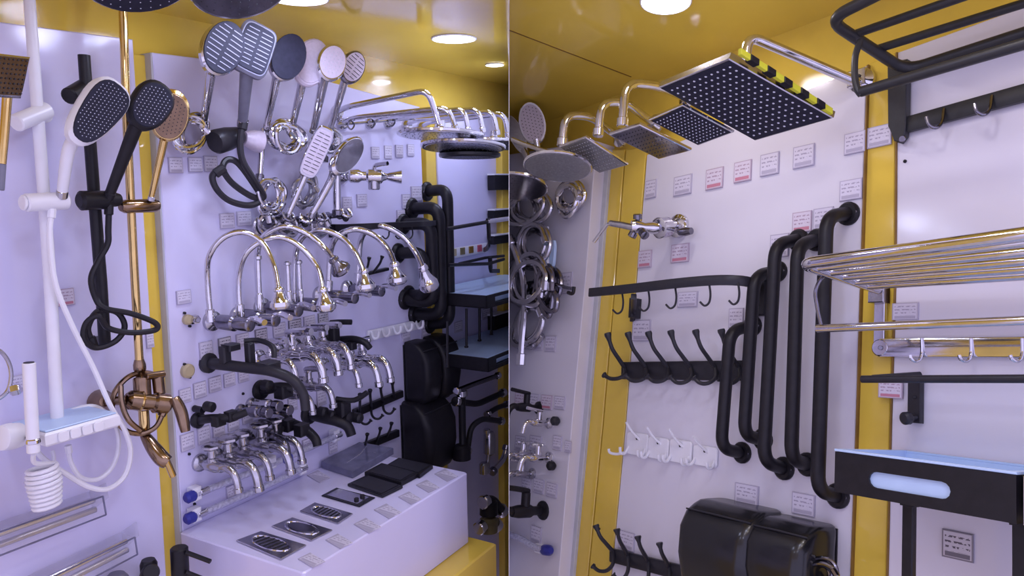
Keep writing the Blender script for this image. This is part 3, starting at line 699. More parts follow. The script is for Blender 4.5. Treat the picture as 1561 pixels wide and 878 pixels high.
# straight chrome slide pipe and clamp brackets
for i, (pa, pb, r, lab) in enumerate((((402, 196, .05), (396, 268, .05), 4.6, 'short upright chrome pipe left of the bluish hose coil'), ((513, 262, .07), (514, 322, .07), 6.0, 'upright chrome pipe under the glossy oval hand shower'), ((497, 200, .04), (494, 240, .04), 5, 'short chrome pipe beside the small hose coil'))):
    t = Thing(L, 'slide_pipe', lab, 'pipe', 'short chrome pipes', at=L.P(*pb))
    a, b = L.P(*pa), L.P(*pb)
    t.part('pipe', Geo().cyl(b, a, L.m(r, a), 14), 'chrome'); d = (b - a).normalized()
    t.part('ferrule', Geo().cyl(b - d * .004, b + d * .012, L.m(r + 2, a), 14), 'chrome_dark')
for i, (x, y) in enumerate(((424, 333), (450, 335), (474, 333), (512, 327))):
    t = Thing(L, 'hand_shower_bracket', '%s clamp bracket from the left in the row above the faucet arcs' % ORD[i], 'bracket', 'dark clamp brackets above the faucets', at=L.P(x, y, 0))
    a = L.P(x - 14, y + 3, 0); b = L.P(x + 12, y, .075)
    t.part('arm', Geo().lathe(a, b, [(0, .012), (.1, .012), (.2, .007), (.7, .008), (.75, .012), (1, .011)], 14), 'chrome_dark')
    t.part('clip', Geo().tube(spline([b + V3((-.012, .014, .004)), b + V3((-.014, 0, .012)), b + V3((0, -.006, .018)), b + V3((.014, 0, .012)), b + V3((.012, .014, .004))], 5), .0045, 8), 'chrome' if i % 2 else 'chrome_dark')
    t.part('knob', Geo().ball(b + V3((0, -.010, .006)), .009), 'black_gloss' if i in (1, 3) else 'chrome')
for i, (x, y) in enumerate(((405, 342), (440, 345), (490, 342))):
    coil(L, '%s tight chrome hose bundle behind the clamp brackets' % ORD[i], (x, y), 15, 17, 5, 3.4, 'chrome_soft', w=.015, seed=11 + i)
# ---- exposed chrome valve in the middle
def bar_valve(B, label, pts, w0):
    a, b = B.P(*pts[0]), B.P(*pts[1])
    t = Thing(B, 'bath_mixer', label, 'tap', at=B.P(pts[0][0], pts[0][1], 0))
    t.part('wall_flange', Geo().lathe(V3((a.x, a.y, 0)), V3((a.x, a.y, .03)), [(0, .026), (.4, .025), (1, .012)], 18), 'chrome')
    t.part('inlet', Geo().cyl(V3((a.x, a.y, .02)), a, .010, 12), 'chrome')
    bd = t.part('body', Geo().lathe(a, b, [(0, .010), (.05, .019), (.2, .019), (.26, .013), (.34, .013), (.38, .020), (.62, .020), (.66, .012), (.72, .009), (.78, .012), (1, .019)], 20), 'chrome')
    c = a + (b - a) * .48
    t.part('spout', Geo().cyl(c + VY * -.004, c + VY * -.036, .016, 16), 'chrome_soft')
    t.part('lever', Geo().tube(spline([c + VY * .015, c + VY * .03 + WZ * .01, c + VY * .034 + WZ * .05], 5), .006, 8), 'chrome')
    return t
bar_valve(L, 'chrome exposed valve with ribbed body between hand showers and shower arms', ((530, 268, .03), (612, 270, .14)), 0)

# ---- shower arms and overhead discs at the upper right of the tap board
shower_arm(L, 'front chrome shower arm rising over the shower discs', [(512, 172, 0), (528, 163, .05), (652, 137, .30), (672, 196, .31)], 4.6)
shower_arm(L, 'second chrome shower arm just under the front one', [(520, 190, 0), (535, 180, .05), (684, 164, .33), (694, 196, .33)], 4.2)
for i, (x, y) in enumerate(((712, 166), (734, 166), (756, 170), (773, 173))):
    shower_arm(L, '%s bent chrome arm in the crowded row behind the front arms' % ORD[i + 2], [(x - 150 + 6 * i, y + 22, 0), (x - 138 + 6 * i, y + 14, .04), (x - 4, y, .34), (x + 2, y + 34, .345)], 4.0, clip=True)
overhead(L, 'overhead_shower', 'chrome disc shower head, upper left one of the crowded row', disc=((672, 208, .31), .112, (-.06, -.95, .0)), flat=.12, rim='chrome', face='chrome_soft', noz='nozzle_dark', clip=True)
overhead(L, 'overhead_shower', 'chrome disc shower head, lower front one of the crowded row', disc=((706, 226, .34), .112, (-.06, -.95, .0)), flat=.15, rim='chrome', face='chrome_soft', noz='nozzle_dark', clip=True)
overhead(L, 'overhead_shower', 'dark-faced disc shower head nearest the partition', disc=((752, 222, .33), .115, (-.06, -.95, .0)), flat=.12, rim='chrome', face='slate_face', noz='nozzle_pale', clip=True)
overhead(L, 'overhead_shower', 'thin black disc shower head lowest under the crowded row', disc=((716, 240, .30), .085, (-.05, -1, .02)), flat=.06, rim='black_gloss', face='black_matte', noz='nozzle_dark', clip=True, thick=.014)
# thin rods with hanging bits behind the arms
t = Thing(L, 'display_rail', 'thin chrome rail with small hooks under the shower arms', 'rail', at=L.P(520, 186, 0))
t.part('rail', Geo().tube(pp(L, [(514, 190, .04), (690, 176, .04)]), .004, 8), 'chrome_soft')
for x in (535, 566, 597):
    y = 190 - (x - 514) * .08
    t.part('ring', Geo().tube(spline(pp(L, [(x - 5, y + 3, .045), (x, y - 4, .05), (x + 5, y + 3, .045), (x, y + 9, .05)]), 5, True), .0022, 6, True), 'chrome_dark')

# ---- gooseneck kitchen faucets
def gooseneck(i, label, base, riser, arc, head, w0=.05, w1=.24, r=4.6, hm='chrome'):
    b = L.P(base[0], base[1], 0)
    N = len(arc)
    arc3 = [(x, y, w0 + (w1 - w0) * (k + 1) / N) for k, (x, y) in enumerate(arc)]
    P = [L.P(riser[0][0], riser[0][1], w0), L.P(riser[1][0], riser[1][1], w0)] + pp(L, arc3)
    rr = L.m(r, P[2])
    t = Thing(L, 'gooseneck_faucet', label, 'faucet', 'gooseneck kitchen faucets', at=b)
    body = [L.P(base[0] - 2, base[1], .0), L.P(base[0] + 4, base[1] + 1, .05)]
    t.part('wall_flange', Geo().lathe(V3((b.x, b.y, 0)), V3((b.x, b.y, .016)), [(0, .024), (.5, .023), (1, .012)], 18), 'chrome_soft')
    t.part('valve_body', Geo().lathe(b, b + WZ * .13, [(0, .010), (.2, .012), (.24, .017), (.6, .018), (.64, .014), (.8, .015), (.98, .015), (1, .011)], 16), 'chrome_dark')
    t.part('lever', Geo().tube(spline([b + V3((0, .008, .12)), b + V3((0, .016, .14)), b + V3((-.01, .012, .185))], 5), [.006] * 6 + [.007] * 5, 10), 'chrome')
    t.part('swan_neck', Geo().tube(spline(P, 7), rr, 12), 'chrome')
    t.part('riser_collar', Geo().cyl(P[0] - (P[1] - P[0]).normalized() * .008, P[0] + (P[1] - P[0]).normalized() * .022, rr * 1.5, 14), 'chrome')
    h0, h1 = P[-1], L.P(head[0], head[1], w1 + .005)
    d = (h1 - h0)
    hd = t.part('spray_head', Geo().lathe(h0 - d * .1, h1, [(0, rr * 1.3), (.1, rr * 1.8), (.2, rr * 1.8), (.24, rr * 1.4), (.45, rr * 1.9), (.68, rr * 3.0), (.72, rr * 3.3), (.9, rr * 3.4), (1, rr * 2.9)], 14), hm)
    t.part('aerator', Geo().cyl(h1 - d * .02, h1 + d * .06, rr * 2.5, 16), 'chrome_dark', parent=hd)
    return t
gooseneck(0, 'leftmost gooseneck faucet with a ribbed spray head', (322, 489), ((321, 486), (316, 420)), [(320, 388), (341, 362), (371, 354), (400, 370), (418, 405), (425, 440)], (428, 471))
gooseneck(1, 'gooseneck faucet second from the left, head hanging lowest', (362, 482), ((366, 478), (364, 425)), [(374, 388), (400, 367), (430, 362), (460, 378), (484, 408), (492, 440)], (498, 473))
gooseneck(2, 'gooseneck faucet with a dark chrome head, third from the left', (398, 468), ((396, 466), (392, 400)), [(398, 366), (418, 350), (442, 346), (474, 360), (496, 380), (508, 395)], (522, 414), hm='chrome_dark')
gooseneck(3, 'gooseneck faucet fourth from the left with a wide bell head', (448, 462), ((449, 460), (450, 395)), [(458, 366), (474, 354), (494, 351), (522, 363), (542, 386), (554, 412)], (558, 443))
gooseneck(4, 'gooseneck faucet second from the right of the arcs', (486, 450), ((500, 440), (503, 390)), [(510, 366), (526, 353), (548, 350), (574, 361), (592, 381), (601, 402)], (606, 432))
gooseneck(5, 'rightmost gooseneck faucet ending beside the black grab bars', (528, 440), ((546, 428), (548, 376)), [(556, 354), (570, 346), (588, 346), (614, 361), (633, 384), (644, 407)], (656, 440))

for i, (x, y0, y1) in enumerate(((393, 388, 474), (438, 398, 464), (455, 396, 462))):
    a, b = L.P(x + 3, y1, .07), L.P(x, y0, .07)
    t = Thing(L, 'faucet_stem', '%s straight chrome stem from the left standing among the gooseneck faucets' % ORD[i], 'pipe', 'straight chrome stems', at=a)
    t.part('stem', Geo().lathe(a, b, [(0, .0085), (.3, .0085), (.32, .0065), (.9, .006), (.92, .009), (.97, .009), (1, .005)], 12), 'chrome')
    t.part('foot', Geo().cyl(a - VY * .012, a + VY * .004, .013, 14), 'chrome_dark')
    t.part('wall_pin', Geo().cyl(V3((a.x, a.y - .004, 0)), a - VY * .004, .006, 10), 'chrome_dark')
# ---- bib taps: one of each kind, then copies
def bib_tap(at, label, group, metal='chrome', style='lever'):
    t = Thing(L, 'bib_tap', label, 'tap', group, at=at); o = V3(at)
    t.part('wall_flange', Geo().lathe(o, o + WZ * .012, [(0, .021), (.5, .020), (1, .011)], 16), metal)
    t.part('body', Geo().lathe(o + WZ * .008, o + WZ * .075, [(0, .009), (.25, .009), (.3, .013), (.7, .014), (.8, .012), (1, .011)], 14), metal)
    s0 = o + WZ * .07
    t.part('spout', Geo().tube(spline([s0, s0 + V3((0, .004, .022)), s0 + V3((0, -.004, .042)), s0 + V3((0, -.022, .052)), s0 + V3((0, -.040, .055))], 5), [.010] * 8 + [.0085] * 13, 12), metal)
    t.part('outlet', Geo().cyl(s0 + V3((0, -.036, .0545)), s0 + V3((0, -.048, .0555)), .0105, 14), metal)
    b = o + WZ * .045
    bn = t.part('bonnet', Geo().lathe(b + VY * .008, b + VY * .042, [(0, .010), (.3, .011), (.35, .008), (.8, .008), (.85, .012), (1, .010)], 14), metal)
    if style == 'lever':
        t.part('lever', Geo().tube(spline([b + V3((0, .042, -.012)), b + V3((0, .046, .01)), b + V3((0, .050, .055))], 5), [.006, .007, .007, .007, .0075, .008, .008, .008, .008, .008, .007], 10), metal)
    elif style == 'cross':
        for d in (V3((.026, 0, 0)), V3((0, 0, .026))):
            t.part('cross_arm', Geo().cyl(b + VY * .044 - d, b + VY * .044 + d, .005, 10), metal)
    else:
        t.part('wheel', Geo().lathe(b + VY * .040, b + VY * .052, [(0, .018), (.3, .022), (.7, .022), (1, .016)], 8), metal)
    return t
cA = bib_tap(L.P(393, 545, 0), 'chrome lever tap, first from the left in the upper tap row', 'chrome bib taps upper row', 'chrome', 'lever')
for i, (x, y, s) in enumerate(((420, 537, 1.1), (447, 529, 1.05), (470, 523, 1.0))):
    cA.copy(L.P(x, y, 0), 'chrome lever tap, %s from the left in the upper tap row' % ORD[i + 1], scale=s * 1.15)
cB = bib_tap(L.P(492, 556, 0), 'chrome cross-handle tap at the right end of the upper rows, leftmost', 'chrome cross-handle taps', 'chrome', 'cross')
cB.copy(L.P(512, 549, 0), 'chrome cross-handle tap at the right end of the upper rows, middle one', scale=1.2)
cB.copy(L.P(530, 543, 0), 'chrome cross-handle tap at the right end of the upper rows, rightmost', scale=1.2)
cD = bib_tap(L.P(452, 585, 0), 'slim chrome tap left of the cross-handle taps', 'slim chrome taps', 'chrome_soft', 'lever')
cD.copy(L.P(426, 598, 0), 'slim chrome tap further left above the black long-spout faucet', scale=.9)
cC = bib_tap(L.P(304, 705, 0), 'chrome tap, first from the left in the lowest tap row', 'chrome bib taps lowest row', 'chrome_soft', 'wheel')
for i, (x, y, s) in enumerate(((326, 697, 1.1), (350, 686, 1.0), (376, 674, 1.1), (400, 664, 1.0))):
    cC.copy(L.P(x, y, 0), 'chrome tap, %s from the left in the lowest tap row' % ORD[i + 1], scale=s * 1.05)
# ---- black wall faucets
def black_faucet(label, base, spout, r, lever, m='charcoal', knob=None, box=None):
    b = L.P(base[0], base[1], 0)
    t = Thing(L, 'wall_faucet', label, 'faucet', 'black wall faucets', at=b)
    P = [b + WZ * .006] + pp(L, spout)
    rr = L.m(r, b)
    t.part('wall_flange', Geo().lathe(b, b + WZ * .014, [(0, rr * 1.9), (.6, rr * 1.9), (1, rr * 1.2)], 18), m)
    pts = spline(P, 6)
    t.part('spout', Geo().tube(pts, [rr * (1.1 - .25 * i / len(pts)) for i in range(len(pts))], 12), m)
    if box:
        for q in box:
            c = L.P(*q[:3]); hx, hy = L.m(q[3], c), L.m(q[4], c)
            t.part('valve_block', Geo().box(c, UX * hx * .8, VY * hy, WZ * hx * .8, min(hx, hy) * .25), m)
    if lever:
        Q = pp(L, lever); t.part('lever', Geo().tube(spline(Q, 5), L.m(4.2, Q[0]), 8), m)
    if knob:
        for q in knob:
            c = L.P(*q[:3]); t.part('knob', Geo().lathe(c - WZ * .014, c + WZ * .014, [(0, .008), (.15, L.m(q[3], c)), (.85, L.m(q[3], c)), (1, .008)], 14), m)
    return t
black_faucet('long black wall faucet with boxy levers and drooping spout, upper left of the tap rows', (316, 553), [(340, 556, .05), (380, 561, .11), (415, 566, .17), (445, 578, .21), (462, 600, .23), (466, 625, .235)], 8.2, [(372, 520, .08), (395, 519, .10), (415, 528, .14), (418, 545, .15)], 'charcoal', box=[(343, 540, .06, 9, 13), (352, 529, .065, 13, 5), (381, 540, .10, 8, 18), (408, 558, .14, 18, 7)])
black_faucet('black angular faucet with a flat lever, upper right of the tap rows', (500, 520), [(520, 518, .05), (540, 517, .09), (556, 522, .12), (564, 531, .13)], 5.5, [(504, 492, .05), (518, 491, .08), (536, 491, .11)], 'black_matte', box=[(509, 506, .05, 9, 16), (536, 527, .09, 8, 6)])
black_faucet('short black valve on a thin pipe, left of the middle tap row', (300, 640), [(320, 638, .05), (340, 637, .08), (360, 634, .10), (376, 628, .115)], 6.5, None, 'black_matte', knob=[(319, 620, .05, 8), (303, 624, .02, 5)], box=[(333, 641, .07, 11, 8), (352, 634, .09, 10, 8)])
black_faucet('black faucet with round knob in the middle of the tap rows', (396, 594), [(412, 592, .04), (430, 590, .07), (446, 592, .09)], 8, [(404, 585, .05), (408, 592, .06)], 'black_matte', knob=[(407, 588, .05, 9)], box=[(432, 596, .07, 14, 10)])
black_faucet('long black spout reaching down between the two lower tap rows', (432, 640), [(446, 646, .05), (466, 655, .09), (480, 668, .12), (484, 680, .13)], 7.5, [(430, 652, .05), (424, 664, .06)], 'black_matte', box=[(440, 648, .05, 10, 9), (460, 655, .09, 12, 9)])
black_faucet('bulky black mixer at the right end of the lower tap rows', (470, 630), [(492, 636, .05), (515, 642, .09), (530, 650, .11), (536, 664, .12)], 8.5, [(512, 608, .08), (540, 610, .12), (560, 598, .15)], 'black_matte', knob=[(492, 628, .05, 8), (505, 633, .07, 8), (530, 636, .10, 9), (545, 637, .12, 8)], box=[(522, 622, .09, 13, 12)])
black_faucet('grey metal spout faucet with a blue outlet cap in the lowest tap row', (402, 672), [(412, 668, .05), (424, 668, .09), (434, 678, .12), (438, 692, .125)], 6.5, [(404, 662, .05), (396, 655, .05)], 'chrome_dark', box=[(406, 662, .05, 11, 7)])
single(L, 'outlet_cap', 'dark blue plug under the grey metal spout', 'cap', Geo().lathe(L.P(438, 692, .125), L.P(440, 706, .125), [(0, .008), (.2, .012), (.8, .012), (1, .008)], 14), 'blue_cap', L.P(439, 706, .125))
# ---- long cocks in the middle
for i, (x, y) in enumerate(((372, 622), (388, 612), (404, 618))):
    t = Thing(L, 'angle_valve', '%s grey chrome angle valve from the left in the middle row' % ORD[i], 'valve', 'grey angle valves', at=L.P(x - 6, y + 4, 0))
    a = L.P(x - 6, y + 4, 0); b = L.P(x + 30, y + 6, .085)
    t.part('body', Geo().lathe(a, b, [(0, .017), (.1, .015), (.12, .009), (.5, .010), (.52, .014), (.8, .014), (.82, .010), (1, .012)], 14), 'chrome_dark' if i != 1 else 'chrome_soft')
    t.part('handle', Geo().cyl(b, b + WZ * .02, .013, 12), 'chrome_dark')
# ---- caps on the board
for i, (x, y, r) in enumerate(((284, 487, 8), (284, 565, 11))):
    t = Thing(L, 'wall_plug', '%s beige plastic wall plug at the left edge of the tap board' % ('upper', 'lower')[i], 'plug', 'beige wall plugs', at=L.P(x, y, 0))
    t.part('disc', Geo().lathe(L.P(x, y, 0), L.P(x, y, 0) + WZ * .012, [(0, L.m(r, L.P(x, y, 0))), (.7, L.m(r, L.P(x, y, 0))), (1, L.m(r * .7, L.P(x, y, 0)))], 16), 'tan')
    t.part('screw', Geo().cyl(L.P(x - 4, y - 10, 0), L.P(x - 4, y - 10, 0) + WZ * .006, .003, 8), 'black_matte')
    t.part('screw', Geo().cyl(L.P(x + 4, y + 10, 0), L.P(x + 4, y + 10, 0) + WZ * .006, .003, 8), 'black_matte')
t = Thing(L, 'hose_nut', 'small chrome nut beside the upper beige plug', 'nut', at=L.P(297, 487, 0))
t.part('nut', Geo().lathe(L.P(293, 487, 0), L.P(300, 487, .02), [(0, .009), (.3, .012), (1, .010)], 6), 'chrome')
t.part('nipple', Geo().cyl(L.P(298, 487, .015), L.P(302, 488, .03), .006, 10), 'chrome_dark')
# ---- translucent hoses with clips and blue caps
def clear_hose(label, a, b, clips):
    A, B_ = L.P(*a, .022), L.P(*b, .022)
    t = Thing(L, 'flexible_hose', label, 'hose', 'straight pale grey hoses', at=A)
    t.part('tube', Geo().tube([A, A * .5 + B_ * .5 - VY * .004, B_], L.m(5.4, A), 12), 'hose_braid')
    for f_ in (.04, .97):
        q_ = A + (B_ - A) * f_; e_ = (B_ - A).normalized(); t.part('ferrule', Geo().cyl(q_ - e_ * .012, q_ + e_ * .012, L.m(6.2, A), 12), 'chrome')
    for c in clips:
        q = A + (B_ - A) * c; q.z = 0
        t.part('clip', Geo().box(q + WZ * .014, (B_ - A).normalized() * .011, VY * .016, WZ * .014, .004), 'white_plastic')
    e = (A - B_).normalized()
    t.part('end_cap', Geo().lathe(A + e * .004, A + e * .03, [(0, .009), (.2, .013), (.8, .013), (1, .008)], 14), 'blue_cap', label='dark blue end cap')
    return t
clear_hose('upper straight pale grey hose with white clips below the lowest tap row', (300, 753), (520, 661), (.0, .47, .96))
clear_hose('lower straight pale grey hose lying just above the display plinth', (300, 785), (466, 712), (.0, .97))

# ================================================================== LEFT BAY: grab bars, racks, dryers
gg = 'black grab bars near the partition'
grab_bar(L, 'tallest black grab bar, topmost mount on the pale wall by the far yellow pilaster', (650, 292), (654, 494), 682, 288, 492, .095, 8.6, gg, xbot=686)
grab_bar(L, 'black grab bar just left of the tallest one', (627, 318), (632, 478), 669, 316, 480, .095, 9.6, gg, xbot=673)
grab_bar(L, 'third black grab bar from the tallest, partly hidden', (613, 342), (617, 456), 657, 340, 462, .095, 9.4, gg, xbot=661)
grab_bar(L, 'shortest black grab bar behind the rightmost gooseneck faucet', (606, 386), (622, 450), 646, 384, 450, .09, 9.0, gg, xbot=650)
t = Thing(L, 'towel_shelf', 'dark blue-black wall shelf rail with hooks behind the gooseneck faucets', 'shelf', at=L.P(520, 345, 0))
t.part('rail', Geo().tube(fillet(pp(L, [(512, 347, .04), (560, 345, .12), (640, 341, .16), (662, 340, .12), (668, 340, .01)]), .02), .01, flat=(L.m(9, L.P(560, 345, .1)), .008)), 'black_matte')
for x in (592, 612, 628):
    t.part('hook', Geo().tube(sp(L, [(x, 346, .14), (x + 1, 358, .14), (x - 4, 364, .15), (x - 9, 360, .155)], 4), .0022, 6), 'black_matte')
t.part('bracket', Geo().box(L.P(515, 352, .03), UX * .006, VY * .018, WZ * .03, .002), 'black_matte')
def hook_rack(B, label, a, b, h, roots, tips, curls, rpx, m='black_matte', group='black hook racks', w=.012):
    A, B_ = B.P(*a, w), B.P(*b, w)
    t = Thing(B, 'hook_rack', label, 'hook rack', group, at=A)
    t.part('back_bar', Geo().tube([A, B_], .01, flat=(B.m(h, A), .016)), m)
    for r_, tp, cu in zip(roots, tips, curls):
        r0 = (r_[0], r_[1], .02)
        up = sp(B, [r0, (r_[0] * .62 + tp[0] * .38, r_[1] * .72 + tp[1] * .28, .045), (r_[0] * .25 + tp[0] * .75, r_[1] * .42 + tp[1] * .58, .068), (tp[0], tp[1], .075)], 5)
        n = len(up); rr = B.m(rpx, up[0])
        hk = t.part('hook', Geo().tube(up, [rr * (1 - .15 * k / n) for k in range(n - 3)] + [rr * 1.2, rr * 1.6, rr * 1.5], 8), m)
        if cu:
            lo = sp(B, [(r_[0], r_[1], .02), (r_[0] + .5, r_[1] + (cu[2] - r_[1]) * .62, .036), (r_[0] - (r_[0] - cu[0]) * .28, cu[2] - .5, .05), (r_[0] - (r_[0] - cu[0]) * .68, cu[2], .06), (cu[0], cu[1], .068)], 5)
            t.part('curl', Geo().tube(lo, [rr * .85] * (len(lo) - 2) + [rr * 1.4, rr * 1.3], 8), m, parent=hk)
    return t
hook_rack(L, 'black hook rack right of the bulky black mixer', (540, 630), (612, 600), 12, [(548, 628), (566, 620), (584, 612), (601, 605)], [(549, 600), (564, 594), (580, 588), (598, 582)], [(566, 640, 646), (584, 632, 638), (602, 622, 630), None], 2.2)
hook_rack(L, 'lower black hook rack above the stacked black plates', (548, 684), (606, 660), 12, [(556, 680), (574, 672), (590, 665)], [(560, 661), (580, 652), (597, 644)], [(574, 692, 696), (592, 686, 690), None], 2.0)
hook_rack(L, 'small black hooks between the gooseneck heads', (548, 420), (590, 410), 5, [(556, 418), (570, 414)], [(563, 392), (583, 390)], [None, None], 2.0)
t = Thing(L, 'hook_rack', 'white plastic hook row left of the lowest grab bar mounts', 'hook rack', at=L.P(585, 505, 0))
t.part('back_bar', Geo().tube([L.P(560, 512, .006), L.P(640, 494, .006)], .01, flat=(.03, .008)), 'white_plastic')
for k in range(5):
    x, y = 566 + 17 * k, 508 - 4 * k
    t.part('hook', Geo().tube(sp(L, [(x, y - 2, .01), (x + 4, y + 8, .03), (x + 10, y + 6, .04), (x + 11, y - 3, .04)], 4), .004, 8), 'white_plastic')
def dryer(B, label, p0, p1, depth_w, group='black hand dryers', m='black_gloss', clip=False, taper=.55):
    """p0 top-left, p1 bottom-right of its front outline (px at w=depth*.8)"""
    a, b = B.P(p0[0], p0[1], depth_w * .7), B.P(p1[0], p1[1], depth_w * .7)
    u0, u1, v1, v0 = min(a.x, b.x), max(a.x, b.x), max(a.y, b.y), min(a.y, b.y)
    c = V3(((u0 + u1) / 2, v0, 0)); hw = (u1 - u0) / 2; H = v1 - v0
    t = Thing(B, 'hand_dryer', label, 'hand dryer', group, at=V3((c.x, v0, 0)), clip=clip)
    rings = []
    for f, k, dp in ((0, .86, .70), (.03, .93, .80), (.12, .98, .90), (.4, 1, 1), (.7, 1, .98), (.86, .99, .84), (.94, .96, .66), (.985, .90, taper), (1, .80, taper * .85)):
        y = v0 + H * f; D = depth_w * dp
        rings.append([V3((p.x, y, p.z)) for p in rrect(V3((c.x, y, D / 2)), UX, WZ, hw * k, D / 2, min(hw * k, D / 2) * .45, 5)])
    bd = t.part('housing', Geo().loft(rings), m)
    t.part('air_outlet', Geo().prism(rrect(V3((c.x, v0 - .0005, depth_w * .5)), UX, WZ, hw * .5, depth_w * .14, depth_w * .1), VY * -.006, .001), 'charcoal')
    yb = v0 + H * .885; 
    t.part('seam_band', Geo().tube([V3((c.x - hw * .9, yb, depth_w * .79)), V3((c.x, yb + .002, depth_w * .822)), V3((c.x + hw * .9, yb, depth_w * .79))], .0022, 6), 'charcoal', parent=bd)
    t.part('back_plate', Geo().box(V3((c.x, v0 + H / 2, .002)), UX * hw * .9, VY * H * .46, WZ * .002), 'charcoal')
    return t
dryer(L, 'black hand dryer in the upper row beside the trays', (640, 526), (667, 608), .10, m='black_matte')
dryer(L, 'slim black hand dryer half hidden behind the upper one', (668, 517), (696, 598), .10, m='black_matte')
dryer(L, 'larger black hand dryer standing just behind the white display plinth', (640, 620), (688, 704), .12, m='black_matte')

# ================================================================== LEFT BAY: far board with trays
def tray_L(label, corner, w1, h_px, u_len=.5):
    c = L.P(corner[0], corner[1], w1)                # nearest top corner
    h = L.m(h_px, c); u0 = c.x; u1 = u0 + u_len
    t = Thing(L, 'tray_shelf', label, 'tray', 'black trays with pale blue liners', at=V3((u0, c.y - h, 0)), clip=True)
    th = .006
    ol = [V3((u0, c.y - h, .0)), V3((u1, c.y - h, .0)), V3((u1, c.y - h, w1)), V3((u0, c.y - h, w1))]
    t.part('floor_plate', Geo().prism(ol, VY * .004), 'black_matte')
    t.part('end_wall', Geo().box(V3((u0 + th / 2, c.y - h / 2, w1 / 2)), UX * th / 2, VY * h / 2, WZ * w1 / 2, .001), 'black_matte')
    # front wall with a slot
    sl0, sl1 = u0 + .05, u0 + .22
    g = Geo().box(V3(((u0 + sl0) / 2, c.y - h / 2, w1 - th / 2)), UX * (sl0 - u0) / 2, VY * h / 2, WZ * th / 2, .001)
    g.box(V3(((sl1 + u1) / 2, c.y - h / 2, w1 - th / 2)), UX * (u1 - sl1) / 2, VY * h / 2, WZ * th / 2, .001)
    g.box(V3(((sl0 + sl1) / 2, c.y - h * .12, w1 - th / 2)), UX * (sl1 - sl0) / 2, VY * h * .12, WZ * th / 2)
    g.box(V3(((sl0 + sl1) / 2, c.y - h * .84, w1 - th / 2)), UX * (sl1 - sl0) / 2, VY * h * .16, WZ * th / 2)
    t.part('front_wall', g, 'black_matte')
    t.part('liner', Geo().box(V3(((u0 + u1) / 2 + .004, c.y - h * .36, w1 / 2 - .004)), UX * (u1 - u0 - .012) / 2, VY * h * .34, WZ * (w1 - .016) / 2, .002), 'pale_blue', label='pale blue liner')
    return t
tray_L('upper black tray with pale blue liner beside the grab bars', (742, 451), .25, 20)
tray_L('middle black tray with pale blue liner below the upper one', (744, 547), .25, 21)
for i, (x, y0, y1, w) in enumerate(((711, 470, 530, .16), (731, 470, 520, .10), (749, 468, 512, .06), (682, 490, 560, .20))):
    t = Thing(L, 'tray_post', '%s thin black post %s' % (ORD[i], 'between the two blue-lined trays, counted from the left' if i < 3 else 'left of the trays beside the hand dryers'), 'post', 'thin tray posts', at=L.P(x, y1, w))
    a, b = L.P(x, y1, w), L.P(x, y0, w)
    t.part('rod', Geo().cyl(a, b, L.m(2.0, a), 8), 'black_matte')
    t.part('foot', Geo().cyl(a, a + VY * .006, L.m(3.2, a), 8), 'black_matte')
t = Thing(L, 'towel_bar', 'long towel bar with black bracket crossing the far board', 'towel bar', at=L.P(740, 345, 0), clip=True)
t.part('bar', Geo().tube(pp(L, [(682, 349, .16), (745, 338, .16)]), .006, 10), 'black_matte')
t.part('bar_end', Geo().tube(pp(L, [(742, 338, .16), (790, 331, .16)]), .0075, 10), 'chrome')
t.part('bracket', Geo().tube(fillet(pp(L, [(744, 333, .16), (746, 372, .16), (742, 379, .08), (738, 381, .0)]), .02), .01, flat=(.016, .008)), 'black_matte')
t = Thing(L, 'towel_bar', 'double black towel bar below the colour chips', 'towel bar', at=L.P(740, 400, 0), clip=True)
t.part('bar', Geo().tube(pp(L, [(684, 404, .14), (745, 402, .15), (768, 395, .15)]), .0055, 8), 'black_matte')
t.part('bar', Geo().tube(pp(L, [(700, 402, .10), (740, 393, .12), (768, 390, .12)]), .005, 8), 'black_matte')
t.part('bracket', Geo().tube(fillet(pp(L, [(747, 392, .14), (748, 413, .14), (760, 413, .10)]), .01), .01, flat=(.014, .010)), 'black_matte')
t = Thing(L, 'colour_chart', 'strip of small brown, green and red finish samples on the far board', 'sample strip', at=L.P(690, 383, 0))
t.part('strip', Geo().tube([L.P(686, 387, .004), L.P(742, 377, .004)], .01, flat=(.034, .006)), 'white_plastic')
for k, m_ in enumerate(('tan', 'olive', 'yellow_dark', 'red_print')):
    q = L.P(692 + 13 * k, 385 - 2.2 * k, .008); t.part('sample', Geo().box(q, UX * .013, VY * .012, WZ * .003, .001), m_)
for i, (y0, y1, lab) in enumerate(((267, 290, 'upper dark shelf box against the partition with a pale top'), (321, 336, 'second dark shelf box against the partition with a pale top'), (360, 373, 'small dark box below the towel bar end against the partition'), (482, 508, 'dark box end beside the tray posts against the partition'))):
    t = Thing(L, 'shelf_box', lab, 'shelf', 'dark shelf boxes by the partition', at=L.P(756, y1, .10), clip=True)
    a, b = L.P(754, y1, .03), L.P(754, y0, .03)
    t.part('body', Geo().box(V3((a.x + .25, (a.y + b.y) / 2, .015)), UX * .25, VY * (b.y - a.y) / 2, WZ * .015, .002), 'black_matte')
    t.part('top_board', Geo().box(V3((a.x + .25, b.y + .003, .017)), UX * .252, VY * .0028, WZ * .017, .001), 'white_plastic')
quad_panel(L, 'pilaster', [(765, 178), (780, 182), (784, 900), (770, 900)], -0.04, .02, 'yellow_panel', wl, clip=True)
